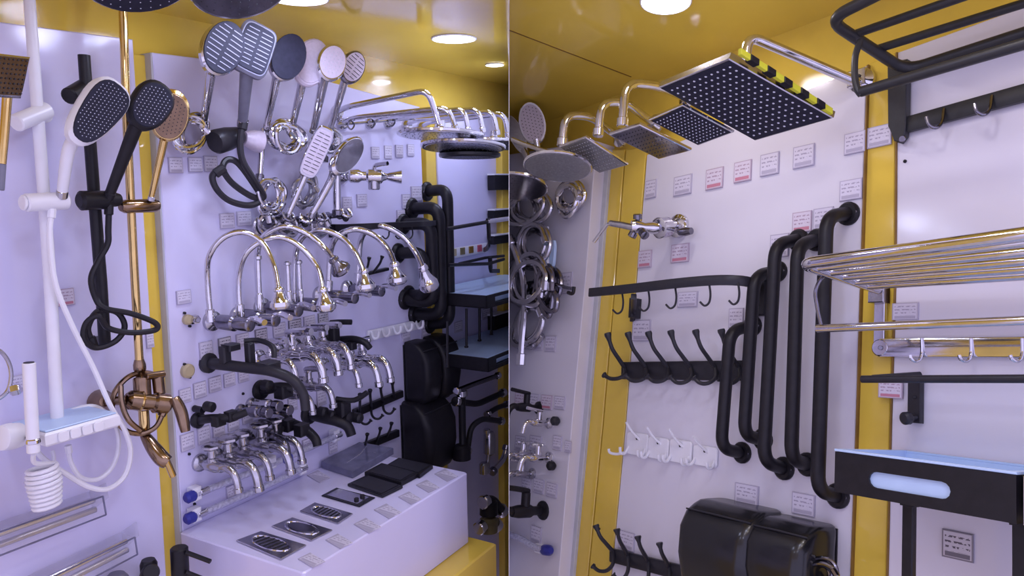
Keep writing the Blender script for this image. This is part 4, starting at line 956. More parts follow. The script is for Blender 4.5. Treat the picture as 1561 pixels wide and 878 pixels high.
# drain traps and pipework low on the far board
def pipe_thing(label, cat, pts, r, m, group, ends=True, name='drain_trap', extra=None):
    P = pp(L, pts); rr = L.m(r, P[0])
    t = Thing(L, name, label, cat, group, at=P[-1], clip=True)
    t.part('pipe', Geo().tube(fillet(P, .03, 5), rr, 12), m)
    for a, b in ((P[0], P[1]), (P[-1], P[-2])):
        d = (b - a).normalized(); t.part('nut', Geo().cyl(a - d * rr * .3, a + d * rr * 1.6, rr * 1.5, 12), 'chrome' if m != 'chrome' else 'chrome_dark')
    for q in (extra or []):
        c = L.P(*q[:3]); t.part('bottle', Geo().lathe(L.P(q[0], q[1] + q[4], q[2]), L.P(q[0], q[1] - q[4], q[2]), [(0, .010), (.1, L.m(q[3], c)), (.85, L.m(q[3], c)), (1, L.m(q[3] * .7, c))], 16), m)
    return t
dg = 'drain traps low on the far board'
pipe_thing('black bottle trap hanging beside the larger hand dryer', 'drain trap', [(704, 596, .12), (705, 660, .12), (706, 690, .13)], 5.5, 'black_matte', dg, extra=[(704, 690, .13, 14, 12)])
pipe_thing('black curved drain pipe arching right of the bottle trap', 'drain trap', [(712, 690, .10), (718, 650, .10), (735, 638, .12), (765, 642, .12)], 4.5, 'charcoal', dg)
pipe_thing('clear chrome bottle trap near the partition', 'drain trap', [(742, 655, .10), (745, 690, .10), (742, 720, .10)], 3.5, 'chrome_soft', dg, extra=[(746, 676, .1, 9, 18), (738, 714, .1, 8, 9)])
pipe_thing('chrome drain pipe along the middle of the far board', 'drain trap', [(695, 596, .14), (720, 586, .14), (760, 572, .14)], 4, 'chrome_dark', dg)
pipe_thing('dark pipe with chrome ends under the middle tray', 'drain trap', [(694, 612, .12), (728, 616, .12), (768, 598, .12)], 5, 'black_matte', dg)
pipe_thing('chrome elbow trap touching the partition', 'drain trap', [(750, 720, .1), (768, 700, .1), (773, 680, .1)], 4.5, 'chrome', dg)
pipe_thing('short dark pipe near the partition above the clear trap', 'drain trap', [(742, 632, .1), (756, 622, .1), (774, 616, .1)], 4.0, 'charcoal', dg)
pipe_thing('low black floor drain body right of the plinth', 'drain trap', [(736, 766, .14), (750, 760, .14), (766, 780, .14)], 7, 'black_matte', dg, extra=[(745, 774, .14, 14, 12)])
pipe_thing('brown bronze drain body low right of the plinth', 'drain trap', [(730, 806, .14), (748, 790, .14), (758, 802, .14)], 7, 'olive', dg, extra=[(745, 800, .14, 14, 12)])
# yellow ledge below
VL = -0.80
a, b = L.Pv(716, 812, VL), L.Pv(756, 828, VL)
struct(L, 'trim_1', Geo().box(V3((.25, VL - .3, .30)), UX * 1.35, VY * .3, WZ * (a.z / 2 + .06) , .004) if False else Geo().prism([V3((-.05, VL, 0)), V3((b.x, VL, 0)), V3((b.x, VL, b.z)), V3((-.05, VL, b.z))], VY * -.5, .004), 'yellow_panel', clip=True)

# ================================================================== LEFT BAY: display plinth
VT = L.P(272, 811, 0).y
q0 = L.P(272, 811, 0); q1 = L.Pv(713, 720, VT)
UP0, UP1, WP = q0.x, q1.x, q1.z
t = Thing(L, 'display_plinth', 'white display plinth carrying drain covers in front of the tap board', 'plinth', at=V3(((UP0 + UP1) / 2, VL, WP / 2)))
ol = rrect(V3(((UP0 + UP1) / 2, VL, (WP + .002) / 2)), UX, WZ, (UP1 - UP0) / 2, (WP - .002) / 2, .008, 3)
t.part('body', Geo().prism(ol, VY * (VT - VL), .003), 'board_cool_cast')
t.part('left_skirt', Geo().box(V3((UP0 + .01, VL - .2, WP / 2)), UX * .01, VY * .2, WZ * (WP / 2 - .001)), 'board_edge')
def on_top(name, label, cat, quad, h, m, group, parts=None, z0=0.0):
    Q = [L.Pv(x, y, VT + z0) for x, y in quad]; c = sum(Q, V3()) / 4
    t = Thing(L, name, label, cat, group, at=V3((c.x, VT + z0, c.z)))
    t.part('plate', Geo().prism([q + VY * .0006 for q in Q], VY * h, min(.0012, h * .3)), m)
    e1, e2 = (Q[1] - Q[0]) * .5, (Q[3] - Q[0]) * .5
    if parts: parts(t, c + VY * (h + .0006), e1, e2)
    return t
def grate(t, c, e1, e2):
    t.part('rim', Geo().tube([c + e1 * .74 * math.cos(k * math.pi / 12) + e2 * .74 * math.sin(k * math.pi / 12) for k in range(24)], .0022, 6, True), 'chrome')
    d = e2.normalized()
    for k in range(-3, 4):
        y = k / 4.0 * .74; ln = math.sqrt(max(0.02, 1 - (y / .74) ** 2)) * .66
        t.part('slot', Geo().tube([c + e1 * -ln + e2 * y, c + e1 * ln + e2 * y], .0016, 6), 'black_matte')
def oval(t, c, e1, e2):
    t.part('rim', Geo().tube([c + e1 * .76 * math.cos(k * math.pi / 12) + e2 * .76 * math.sin(k * math.pi / 12) for k in range(24)], .0022, 6, True), 'chrome')
    t.part('lid', Geo().plate(c, e1.normalized(), e2.normalized(), VY, e1.length * .62, e2.length * .62, .003, 2.0), 'chrome_dark')
dcg = 'drain covers on the plinth'
on_top('drain_cover', 'nearest steel drain cover with round slotted grate', 'drain cover', [(360, 826), (398, 812), (467, 833), (428, 855)], .004, 'chrome_soft', dcg, grate)
on_top('drain_cover', 'second steel drain cover with a smooth oval lid', 'drain cover', [(414, 804), (446, 791), (507, 810), (474, 826)], .004, 'chrome_soft', dcg, oval)
on_top('drain_cover', 'third smaller steel drain cover with slotted oval', 'drain cover', [(457, 781), (480, 768), (538, 785), (515, 800)], .004, 'chrome_soft', dcg, grate)
def mirror_tray(t, c, e1, e2):
    t.part('mirror', Geo().prism([c + e1 * a + e2 * b for a, b in ((-.8, -.8), (.8, -.8), (.8, .8), (-.8, .8))], VY * .0012), 'chrome')
    for k in (-.25, .55): t.part('dark_foot', Geo().cyl(c + e1 * k + e2 * .55, c + e1 * k + e2 * .55 + VY * .006, .006, 12), 'black_matte')
on_top('drain_cover', 'mirror-like square drain tray with dark frame', 'drain cover', [(490, 757), (513, 745), (572, 760), (548, 774)], .003, 'black_gloss', dcg, mirror_tray)
bp = 'black drain plates on the plinth'
def lip(t, c, e1, e2):
    t.part('lip', Geo().prism([c + e1 * a + e2 * b for a, b in ((-.85, -.85), (.85, -.85), (.85, .85), (-.85, .85))], VY * .0012), 'charcoal')
on_top('drain_plate', 'nearest black drain plate in front of the other two', 'drain plate', [(530, 742), (560, 728), (614, 745), (583, 760)], .008, 'black_gloss', bp, lip)
on_top('drain_plate', 'middle black drain plate of the three', 'drain plate', [(556, 726), (582, 712), (640, 727), (612, 742)], .012, 'black_matte', bp, lip)
on_top('drain_plate', 'farthest black drain plate beside the larger hand dryer', 'drain plate', [(588, 716), (608, 704), (660, 715), (640, 730)], .012, 'black_matte', bp, lip)
t = on_top('film_pack', 'translucent grey wrapped pack lying at the back of the plinth', 'wrapped pack', [(490, 714), (548, 684), (600, 693), (538, 730)], .020, 'grey_film', None, lambda t, c, e1, e2: t.part('crease', Geo().tube([c + e1 * -.7 + e2 * .2, c + e1 * .1 + e2 * .1 + VY * .002, c + e1 * .8 + e2 * -.3], .0015, 6), 'clear_film'))
ptg = 'price cards on the plinth'
for i, (x, y) in enumerate(((475, 855), (517, 826), (560, 802), (591, 780), (625, 760), (652, 742), (680, 725), (486, 727))):
    s = .9 + (0 if i > 3 else .15)
    q = [(x - 20 * s, y - 2 * s), (x - 2 * s, y - 11 * s), (x + 20 * s, y + 2 * s), (x + 2 * s, y + 11 * s)]
    Q = [L.Pv(a, b, VT) for a, b in q]; c = sum(Q, V3()) / 4
    e1 = (Q[1] - Q[0]).length / 2; e2 = (Q[3] - Q[0]).length / 2
    g = Geo().prism([p + VY * .0006 for p in Q], VY * .0016, .0004)
    o = single(L, 'price_tag', ('price card lying on the plinth, %s from the near end' % ORD[i]) if i < 7 else 'price card lying on the plinth beside the lower pale hose', 'price tag', g, 'tag_grey', c, ptg, smooth=0)
    me = o.data; ul = me.uv_layers.new(name='uv')
    for poly in me.polygons:
        for li in poly.loop_indices:
            co = me.vertices[me.loops[li].vertex_index].co + c
            r0 = co - Q[0]; ex, ey = Q[3] - Q[0], Q[1] - Q[0]
            ul.data[li].uv = (r0.dot(ex) / ex.length_squared, r0.dot(ey) / ey.length_squared)

# ---- price tags on the left wall
def tag_row(B, boxes, phrase, group, mats=None, w=0.0, clip=False):
    for i, b in enumerate(boxes):
        lab = phrase if len(boxes) == 1 else '%s price tag from the left %s' % (ORD[i], phrase)
        price_tag(B, b, lab, group, (mats[i % len(mats)] if mats else 'tag_grey'), w, clip)
tag_row(L, [(84, 440, 112, 466)], 'price tag with red corner behind the white hose on the left panel', 'wall price tags', ['tag_red'], w=-.012)
tag_row(L, [(14, 572, 34, 598)], 'price tag behind the chrome hose loop on the left panel', 'wall price tags', w=-.012)
tag_row(L, [(222, 507, 233, 530)], 'narrow price tag behind the gold column on the left panel', 'wall price tags', w=-.012)
tag_row(L, [(256, 240, 277, 264), (286, 240, 307, 262), (310, 238, 330, 262)], 'under the leftmost hose coil on the tap board', 'tap board price tags')
tag_row(L, [(268, 442, 290, 463)], 'lone price tag at the left edge of the tap board', 'tap board price tags')
tag_row(L, [(334, 325, 356, 348), (360, 322, 382, 344)], 'just above the leftmost gooseneck arc', 'tap board price tags')
tag_row(L, [(303, 520, 323, 548), (332, 514, 351, 538), (359, 508, 378, 528), (388, 501, 406, 522), (415, 492, 434, 513), (439, 487, 458, 507), (462, 481, 479, 501), (484, 476, 499, 496)], 'in the row under the gooseneck faucets', 'tap board price tags', ['tag_grey', 'tag_dark'])
tag_row(L, [(272, 592, 290, 614), (294, 582, 313, 606), (317, 574, 336, 597), (340, 568, 357, 589), (362, 562, 378, 582)], 'in the slanting row under the long black faucet', 'tap board price tags')
tag_row(L, [(274, 660, 295, 686), (300, 650, 319, 676), (323, 640, 341, 665), (346, 632, 363, 656), (368, 622, 384, 645), (438, 606, 452, 626), (482, 594, 496, 618)], 'in the slanting row above the lowest taps', 'tap board price tags')
tag_row(L, [(344, 738, 364, 760), (460, 668, 476, 688), (500, 668, 513, 690)], 'in the row beside the upper pale hose', 'tap board price tags')
tag_row(L, [(565, 224, 577, 242), (585, 222, 596, 242), (602, 221, 613, 240), (620, 220, 630, 238)], 'on the pale wall under the display rail', 'tap board price tags')
tag_row(L, [(521, 300, 535, 322), (543, 296, 558, 315), (612, 296, 624, 318), (626, 284, 642, 306), (604, 320, 616, 336)], 'below the exposed chrome valve', 'tap board price tags')
tag_row(L, [(612, 498, 624, 520), (642, 490, 655, 515)], 'above the upper hand dryer', 'tap board price tags')
tag_row(L, [(692, 490, 704, 506), (734, 470, 746, 486)], 'between the blue-lined trays', 'far board price tags', w=-.006)
for i, (x, y) in enumerate(((287, 652), (288, 692), (331, 700), (290, 746), (296, 768), (387, 610), (370, 600))):
    single(L, 'screw', '%s small dark screw from the top left among the lower tap rows' % ORD[i], 'screw', Geo().lathe(L.P(x, y, 0), L.P(x, y, 0) + WZ * .005, [(0, .0035), (.5, .0035), (1, .002)], 8), 'black_matte', L.P(x, y, 0), 'board screws')

# ================================================================== RIGHT BAY: overhead showers
t = overhead(R, 'overhead_shower', 'large square black overhead shower plate with pale nozzles', corners=[(1000, 137, .37), (1115, 86, .37), (1266, 184, .13), (1155, 212, .13)], thick=.022, rim='chrome_soft', face='slate_face', noz='nozzle_pale', grid=(11, 15), inset=.965)
A = pp(R, [(1120, 84, .37), (1268, 181, .13)]); e = A[1] - A[0]
g = Geo().prism([A[0] + e * .03 + VY * .004, A[0] + e * .97 + VY * .004, A[0] + e * .97 + VY * .018, A[0] + e * .03 + VY * .018], UX * .010, .001)
eg = t.part('edge_strip', g, 'lime_strip', label='yellow-green edge strip')  # yellow-green strip with dark tabs along the plate's right edge
for k in range(5):
    q = A[0] + e * (.16 + .17 * k) + VY * .010 + UX * .004
    t.part('strip_tab', Geo().box(q, e.normalized() * .011, VY * .007, UX * .009, .001), 'black_matte', parent=eg)
shower_arm(R, 'thick chrome arm holding the large square black shower plate', [(1316, 124, 0), (1303, 124, .03), (1140, 54, .285), (1136, 100, .285), (1134, 130, .27)], 8.0, round_=.05)
t = Thing(R, 'wall_mount', 'pale square wall mount with a screw at the foot of the thick arm', 'mount', at=R.P(1312, 122, 0))
c = R.P(1312, 122, 0)
t.part('block', Geo().box(c + WZ * .012, UX * .022, VY * .020, WZ * .012, .003), 'chrome_soft')
t.part('screw', Geo().cyl(c + WZ * .024 + UX * .01, c + WZ * .027 + UX * .01, .004, 10), 'black_matte')
overhead(R, 'overhead_shower', 'small square black overhead shower beside the large plate', corners=[(985, 184, .33), (1044, 160, .33), (1115, 203, .18), (1068, 222, .18)], thick=.010, rim='chrome', face='slate_face', noz='nozzle_pale', grid=(9, 12), inset=.93)
shower_arm(R, 'tall chrome arch arm above the small black plate', [(1050, 150, 0), (1040, 146, .03), (1003, 130, .13), (953, 126, .25), (949, 190, .25)], 6.8, round_=.05)
overhead(R, 'overhead_shower', 'square chrome overhead shower with dark reflecting face', corners=[(925, 207, .32), (978, 189, .32), (1050, 231, .17), (1008, 242, .17)], thick=.010, rim='chrome', face='chrome_dark', noz='nozzle_dark', grid=(9, 9), inset=.93)
shower_arm(R, 'second chrome arch arm from the thick one, lower and narrower', [(1000, 190, 0), (985, 180, .04), (955, 156, .16), (917, 156, .25), (912, 205, .25)], 6.4, round_=.04)
overhead(R, 'overhead_shower', 'square grey overhead shower with fine ribbed face', corners=[(852, 222, .32), (893, 212, .32), (957, 250, .17), (914, 266, .17)], thick=.009, rim='chrome', face='spray_face', noz='spray_face', grid=(10, 10), inset=.95)
shower_arm(R, 'chrome arch arm above the grey ribbed shower', [(948, 210, 0), (930, 200, .04), (900, 177, .16), (862, 175, .25), (857, 220, .25)], 6.4, round_=.04)
overhead(R, 'overhead_shower', 'round grey overhead shower tilted toward the tap board', disc=((850, 256, .30), .103, (.10, -.93, .10)), flat=.42, rim='chrome', face='spray_face', noz='spray_face', inset=.94, clip=True)
overhead(R, 'overhead_shower', 'round chrome overhead shower half cut by the partition', disc=((786, 286, .30), .105, (.10, -.93, .10)), flat=.40, rim='chrome', face='chrome_dark', noz='nozzle_dark', inset=.94, clip=True)
shower_arm(R, 'slim chrome arm running from the partition to the round grey shower', [(780, 212, .30), (805, 222, .26), (850, 236, .22), (880, 240, .16)], 3.6, flange=False, clip=True)
hand_shower(R, 'hand_shower', 'hand shower with rippled grey face standing against the yellow wall', (812, 188), .12, 33, 21, (822, 235), .08, 'chrome', 'pearl_face', 'chrome', 'nozzle_dark', rh=5, thick=.014, nz_px=5, clip=True)
hand_shower(R, 'hand_shower', 'chrome edged hand shower beside the partition, left of the rippled one', (788, 205), .12, 34, 12, (808, 250), .08, 'chrome', 'chrome_soft', 'chrome', None, rh=5, thick=.016, clip=True)
coil(R, 'chrome hose coil hanging behind the round grey shower', (868, 300), 20, 26, 5, 4.0, 'chrome', w=.06, seed=21, wd=.01)
coil(R, 'small chrome hose coil under the half-cut round shower', (826, 252), 14, 18, 3, 3.6, 'chrome', w=.08, seed=22)
coil(R, 'bunched chrome hose below the half-cut round shower', (806, 315), 30, 26, 7, 3.6, 'chrome_soft', w=.06, seed=23, clip=True)
coil(R, 'chrome hose ring on the tap board at middle height', (812, 372), 24, 30, 6, 3.8, 'chrome_soft', w=.06, seed=24, clip=True)
coil(R, 'large chrome hose bundle knotted on the tap board', (806, 430), 32, 38, 7, 4.2, 'chrome_soft', w=.06, seed=25, clip=True)
coil(R, 'right half of the knotted chrome hose bundle', (834, 442), 18, 38, 5, 4.0, 'chrome_dark', w=.07, seed=26)
coil(R, 'hanging chrome hose loop below the knotted bundle', (806, 492), 25, 38, 4, 4.4, 'chrome_soft', w=.06, seed=27, clip=True)
hose(R, 'shower_hose', 'thick chrome hose running down beside the partition', [(778, 365, .12), (788, 390, .12), (798, 425, .11), (800, 470, .10), (796, 520, .10), (794, 552, .10)], 5.0, 'chrome', group='coiled shower hoses', clip=True)
single(R, 'slide_pipe', 'upright pale chrome pipe on the tap board beside the hose ring', 'pipe', Geo().cyl(R.P(834, 416, .09), R.P(834, 346, .09), .007, 12), 'white_plastic', R.P(834, 416, .09), 'short chrome pipes')
single(R, 'flat_sprayer', 'narrow pale blue sprayer beside the upright pipe', 'sprayer', Geo().plate(R.P(843, 388, .08), VY, UX, WZ, .05, .012, .012, 3), 'pale_blue', R.P(843, 412, .08))
t = Thing(R, 'hand_shower_bracket', 'dark clamp bracket sticking out right of the hose bundle', 'bracket', 'dark clamp brackets', at=R.P(838, 425, .045))
t.part('arm', Geo().tube(sp(R, [(815, 428, .05), (840, 432, .09), (862, 438, .13), (872, 440, .14)]), .006, 8), 'chrome_dark')
t.part('clip', Geo().tube(sp(R, [(866, 446, .14), (873, 447, .145), (875, 437, .145)]), .006, 8), 'black_matte')
t.part('body', Geo().lathe(R.P(800, 438, .08), R.P(838, 432, .07), [(0, .01), (.2, .02), (.8, .018), (1, .012)], 14), 'chrome_dark')

# ---- taps on the far tap board of the right bay
def tap_R(label, base, s, m, style, group):
    o = R.P(*base, .045)
    t = Thing(R, 'bib_tap', label, 'tap', group, at=o, clip=True)
    t.part('wall_flange', Geo().lathe(o, o + WZ * .012, [(0, .021 * s), (.5, .020 * s), (1, .011 * s)], 16), m)
    t.part('body', Geo().lathe(o + WZ * .008, o + WZ * .085 * s, [(0, .009 * s), (.3, .010 * s), (.4, .014 * s), (.8, .014 * s), (1, .011 * s)], 14), m)
    s0 = o + WZ * .08 * s
    t.part('spout', Geo().tube(spline([s0, s0 + V3((0, .002, .02)) * s, s0 + V3((0, -.014, .036)) * s, s0 + V3((0, -.04, .042)) * s], 5), .009 * s, 12), m)
    b = o + WZ * .05 * s
    t.part('bonnet', Geo().cyl(b, b + VY * .04 * s, .010 * s, 12), m)
    if style == 'lever': t.part('lever', Geo().tube(spline([b + VY * .042 * s - WZ * .01, b + VY * .046 * s + WZ * .02, b + VY * .052 * s + WZ * .06 * s], 5), .006 * s, 8), m)
    else:
        t.part('cross_arm', Geo().cyl(b + VY * .042 * s - UX * .026 * s, b + VY * .042 * s + UX * .026 * s, .005 * s, 8), m)
        t.part('cross_arm', Geo().cyl(b + VY * .042 * s - WZ * .026 * s, b + VY * .042 * s + WZ * .026 * s, .005 * s, 8), m)
    return t
tg = 'taps on the board beside the partition'
tap_R('black lever tap beside the partition in the upper row', (822, 622), 1.1, 'black_matte', 'lever', tg)
tap_R('chrome tap with a dark collar in the upper row beside the partition', (838, 645), .9, 'chrome', 'lever', tg)
tap_R('chrome cross-handle tap nearer the partition', (815, 694), 1.0, 'chrome', 'cross', tg)
tap_R('chrome cross-handle tap farther from the partition', (838, 698), 1.0, 'chrome', 'cross', tg)
tap_R('slim chrome tap below the two cross-handle taps', (812, 722), .9, 'chrome_soft', 'lever', tg)
tap_R('black wall tap with round flange low beside the partition', (828, 778), 1.5, 'black_matte', 'lever', tg)
for i, (x, y, m_) in enumerate(((846, 710, 'black_matte'), (852, 642, 'charcoal'))):
    o = R.P(x, y, .045)
    t = Thing(R, 'wall_plug', '%s on the tap board beside the grey panel edge' % ('dark round knob below the chrome taps', 'small dark knob above the chrome taps')[i], 'knob', at=o)
    t.part('knob', Geo().lathe(o, o + WZ * .03, [(0, .008), (.3, .015), (.8, .015), (1, .009)], 14), m_)
    t.part('stem', Geo().cyl(o - WZ * .002, o + WZ * .008, .006, 10), 'chrome')
t = Thing(R, 'flexible_hose', 'pale grey hose with a dark blue cap low on the tap board', 'hose', at=R.P(835, 838, .06), clip=True)
t.part('tube', Geo().tube(sp(R, [(770, 812, .07), (795, 822, .07), (815, 834, .07), (830, 838, .07)]), R.m(4.8, R.P(800, 820, .07)), 10), 'hose_braid')
t.part('end_cap', Geo().lathe(R.P(826, 838, .06), R.P(840, 839, .07), [(0, .010), (.3, .017), (.8, .017), (1, .010)], 16), 'blue_cap')
t.part('clip', Geo().box(R.P(822, 836, .055), UX * .012, VY * .014, WZ * .012, .003), 'white_plastic')

# ---- exposed chrome valve with long lever
c = R.P(1036, 345, 0)
t = Thing(R, 'bath_mixer', 'chrome wall valve with long thin lever pointing left across the pilaster', 'tap', at=c)
t.part('wall_flange', Geo().lathe(c, c + WZ * .02, [(0, .036), (.5, .035), (1, .018)], 20), 'chrome')
a, b = R.P(1030, 345, .04), R.P(1003, 348, .085)
t.part('drum', Geo().lathe(c + WZ * .015, b, [(0, .015), (.45, .016), (.5, .030), (.95, .031), (1, .024)], 20), 'chrome')
t.part('body', Geo().lathe(b, R.P(962, 345, .15), [(0, .016), (.2, .018), (.5, .013), (.8, .020), (1, .017)], 16), 'chrome')
for k, (x, y) in enumerate(((972, 326), (962, 362), (984, 360))):
    t.part('cross_handle', Geo().lathe(R.P(972, 345, .13), R.P(x, y, .14), [(0, .006), (.55, .007), (.6, .013), (.95, .013), (1, .008)], 12), 'chrome_dark')
t.part('side_valve', Geo().lathe(R.P(1036, 354, .03), R.P(1054, 352, .03), [(0, .010), (.5, .013), (1, .010)], 12), 'chrome_dark')
t.part('lever_arm', Geo().tube(pp(R, [(966, 347, .15), (948, 343, .16), (930, 340, .17)]), [.010, .010, .009], 12), 'chrome_soft')
t.part('lever', Geo().tube(pp(R, [(934, 340, .17), (926, 342, .175), (905, 369, .18)]), [.006, .006, .005], 10), 'chrome')

# ================================================================== RIGHT BAY: shelf rail, racks, grab bars
t = Thing(R, 'towel_shelf', 'black curved corner shelf rail with J hooks crossing the yellow pilaster', 'shelf', at=R.P(960, 480, 0))
P = pp(R, [(899, 446, .17), (960, 440, .17), (1040, 431, .165), (1100, 427, .14), (1142, 430, .09), (1150, 440, .01)])
t.part('rail', Geo().tube(spline(P, 6), .01, flat=(R.m(15, P[2]), .010)), 'charcoal')
t.part('bracket', Geo().tube(fillet(pp(R, [(966, 452, .16), (966, 468, .05), (964, 487, .004)]), .02), .01, flat=(.016, .016)), 'charcoal')
t.part('bracket', Geo().box(R.P(968, 470, .02), UX * .008, VY * .03, WZ * .02, .002), 'charcoal')
t.part('end_mount', Geo().box(R.P(1160, 452, .012), UX * .02, VY * .05, WZ * .012, .003), 'charcoal')
for (x, y, w) in ((948, 448, .16), (988, 444, .16), (1029, 440, .155), (1081, 436, .15), (1125, 434, .12)):
    t.part('hook', Geo().tube(sp(R, [(x, y - 4, w), (x + 2, y + 12, w), (x, y + 25, w), (x - 7, y + 30, w + .005), (x - 14, y + 24, w + .01)], 5), .0028, 8), 'charcoal')
hk = [(952, 560), (985, 560), (1018, 560), (1053, 560), (1090, 560), (1126, 560)]
hook_rack(R, 'black hook rack with six upswept prongs across the pilaster', (950, 565), (1136, 565), 26, hk, [(926, 508), (957, 507), (988, 506), (1022, 504), (1060, 503), (1099, 502)], [(920, 571, 577), (953, 572, 580), (986, 573, 581), (1021, 574, 583), (1057, 575, 584), (1096, 577, 584)], 3.6, m='charcoal', group='black hook racks in the right bay')
hook_rack(R, 'lower black hook rack slanting behind the hand dryer', (932, 846), (1075, 882), 20, [(934, 840), (957, 846), (988, 855), (1020, 864), (1052, 873)], [(908, 800), (940, 806), (972, 817), (1005, 827), (1047, 838)], [(903, 862, 870), (934, 875, 882), (966, 882, 892), (1000, 890, 900), (1034, 898, 908)], 3.4, m='charcoal', group='black hook racks in the right bay')
t = Thing(R, 'hook_rack', 'white plastic rack of four hook plates low on the white board', 'hook rack', at=R.P(1020, 690, 0))
for i, (x0, y0, x1, y1) in enumerate(((959, 660, 988, 694), (991, 667, 1020, 700), (1024, 671, 1055, 706), (1060, 680, 1094, 711))):
    c = R.P((x0 + x1) / 2, (y0 + y1) / 2, 0); hw = (R.P(x1, c.y, 0).x - R.P(x0, c.y, 0).x) / 2; hw = abs(hw); hh = abs(R.P(x0, y0, 0).y - R.P(x0, y1, 0).y) / 2
    pl = t.part('hook_plate', Geo().prism(rrect(c + WZ * .0005, UX, VY, hw * .95, hh, .010), WZ * .008, .002), 'white_plastic')
    t.part('screw', Geo().cyl(c + VY * hh * .5 + WZ * .008, c + VY * hh * .5 + WZ * .010, .004, 8), 'black_matte', parent=pl)
    t.part('upper_prong', Geo().tube(spline([c + V3((.01, hh * .4, .006)), c + V3((0, hh * 1.1, .03)), c + V3((-.006, hh * 1.9, .05))], 5), .0036, 8), 'white_plastic', parent=pl)
    for s in (-1, 1):
        t.part('lower_hook', Geo().tube(spline([c + V3((s * hw * .75, -hh * .3, .006)), c + V3((s * hw * .8, -hh * .95, .02)), c + V3((s * hw * .8, -hh * .9, .036)), c + V3((s * hw * .8, -hh * .4, .04))], 5), .0042, 8), 'white_plastic', parent=pl)
t.part('side_hook', Geo().tube(sp(R, [(958, 688, .006), (942, 692, .02), (930, 690, .03), (928, 684, .032)], 5), .0042, 8), 'white_plastic')
gr = 'black grab bars in the right bay'
grab_bar(R, 'shortest black grab bar, leftmost of the right bay row', (1148, 497), (1132, 690), 1113, 504, 684, .085, 9.5, gr, xbot=1099)
grab_bar(R, 'second black grab bar from the left in the right bay', (1186, 414), (1164, 670), 1150, 420, 664, .085, 9.8, gr, xbot=1134)
grab_bar(R, 'third black grab bar from the left, bottom mount above the dryers', (1218, 366), (1196, 714), 1182, 372, 704, .085, 10.2, gr, xbot=1164)
grab_bar(R, 'fourth black grab bar, second from the right pilaster', (1246, 366), (1232, 708), 1216, 374, 700, .085, 10.5, gr, xbot=1206)
grab_bar(R, 'longest black grab bar mounted beside the right yellow pilaster', (1294, 326), (1278, 756), 1260, 330, 748, .085, 11.0, gr, xbot=1246)
dryer(R, 'left glossy black hand dryer at the bottom of the right bay', (1048, 758), (1152, 930), .16, group='black hand dryers')
dryer(R, 'right glossy black hand dryer under the longest grab bar', (1146, 784), (1238, 940), .15, group='black hand dryers')
coil(R, 'chrome hose bundle at the bottom edge beside the right hand dryer', (1250, 876), 24, 22, 5, 3.4, 'chrome_dark', w=.06, seed=31)

# ================================================================== RIGHT BAY: right board
t = Thing(R, 'towel_rack', 'large black towel shelf rack jutting out at the top right corner', 'towel rack', 'wall towel racks', at=R.P(1376, 200, 0))
w0, w1 = .03, .27
P = pp(R, [(1700, -190, w1), (1360, -18, w1), (1262, 30, w1), (1262, 42, w1 - .02), (1380, 108, w0), (1400, 96, w0), (1700, 6, w0)])
P[1] = P[0] + (P[2] - P[0]) * .7
r5 = .0125
t.part('outer_frame', Geo().tube(fillet([P[0], P[2], P[4], P[6]], .045, 7), r5, 14), 'rack_black')
for (xa, ya, xb, yb, f) in ((1292, 56, 1700, -85, .33), (1327, 78, 1700, -38, .66)):
    ww = w1 + (w0 - w1) * f
    t.part('rail', Geo().tube([R.P(xa, ya, ww), R.P(xb, yb, ww)], .009, 12), 'rack_black')
a, b = R.P(1312, 140, .21), R.P(1700, 26, .21)
t.part('lower_rail', Geo().tube([a, b], .011, 12), 'rack_black')
t.part('support_loop', Geo().tube(fillet(pp(R, [(1312, 66, .20), (1303, 90, .22), (1304, 125, .22), (1314, 146, .21), (1318, 140, .21)]), .03), .01, flat=(.012, .012)) if False else Geo().tube(sp(R, [(1312, 62, .20), (1304, 85, .21), (1303, 115, .215), (1307, 136, .215), (1313, 145, .21)], 5), .007, 10), 'rack_black')
bp_ = [(1360, 100), (1390, 94), (1388, 196), (1386, 210), (1378, 220), (1370, 218), (1366, 206), (1361, 196)]
t.part('wall_bracket', Geo().prism([R.P(x, y, .004) for x, y in bp_], WZ * .022, .002), 'rack_black')
for (x, y, r) in ((1380, 107, .006), (1376, 212, .008)):
    c = R.P(x, y, .026); t.part('bolt', Geo().cyl(c, c + WZ * .003, r, 12), 'chrome_dark')
a, b = R.P(1384, 190, .012), R.P(1700, 104, .012)
hb = t.part('hook_bar', Geo().tube([a, b], .01, flat=(.036, .012)), 'rack_black')
for x, y in ((1424, 180), (1497, 160)):
    t.part('hook', Geo().tube(sp(R, [(x - 12, y - 2, .06), (x - 8, y + 10, .058), (x + 3, y + 15, .05), (x + 12, y + 6, .035), (x + 15, y - 14, .02)], 5), 0.0036, 8), 'chrome_dark', parent=hb)
t = Thing(R, 'towel_rack', 'shiny chrome towel shelf rack with many tubes at the right edge', 'towel rack', 'wall towel racks', at=R.P(1336, 450, 0))
wf = .26
fr = [(1700, 338, wf), (1222, 402, wf), (1338, 440, .03)]
t.part('front_rail', Geo().tube(fillet(pp(R, fr), .03, 6), .0125, 14), 'chrome')
for k, (xa, ya, xb, yb) in enumerate(((1240, 409, 1700, 352), (1258, 416, 1700, 369), (1278, 423, 1700, 386), (1300, 430, 1700, 400), (1322, 436, 1700, 412))):
    f = (k + 1) / 6; ww = wf + (.03 - wf) * f
    t.part('rail', Geo().tube([R.P(xa, ya, ww), R.P(xb, yb, ww)], .0085, 12), 'chrome')
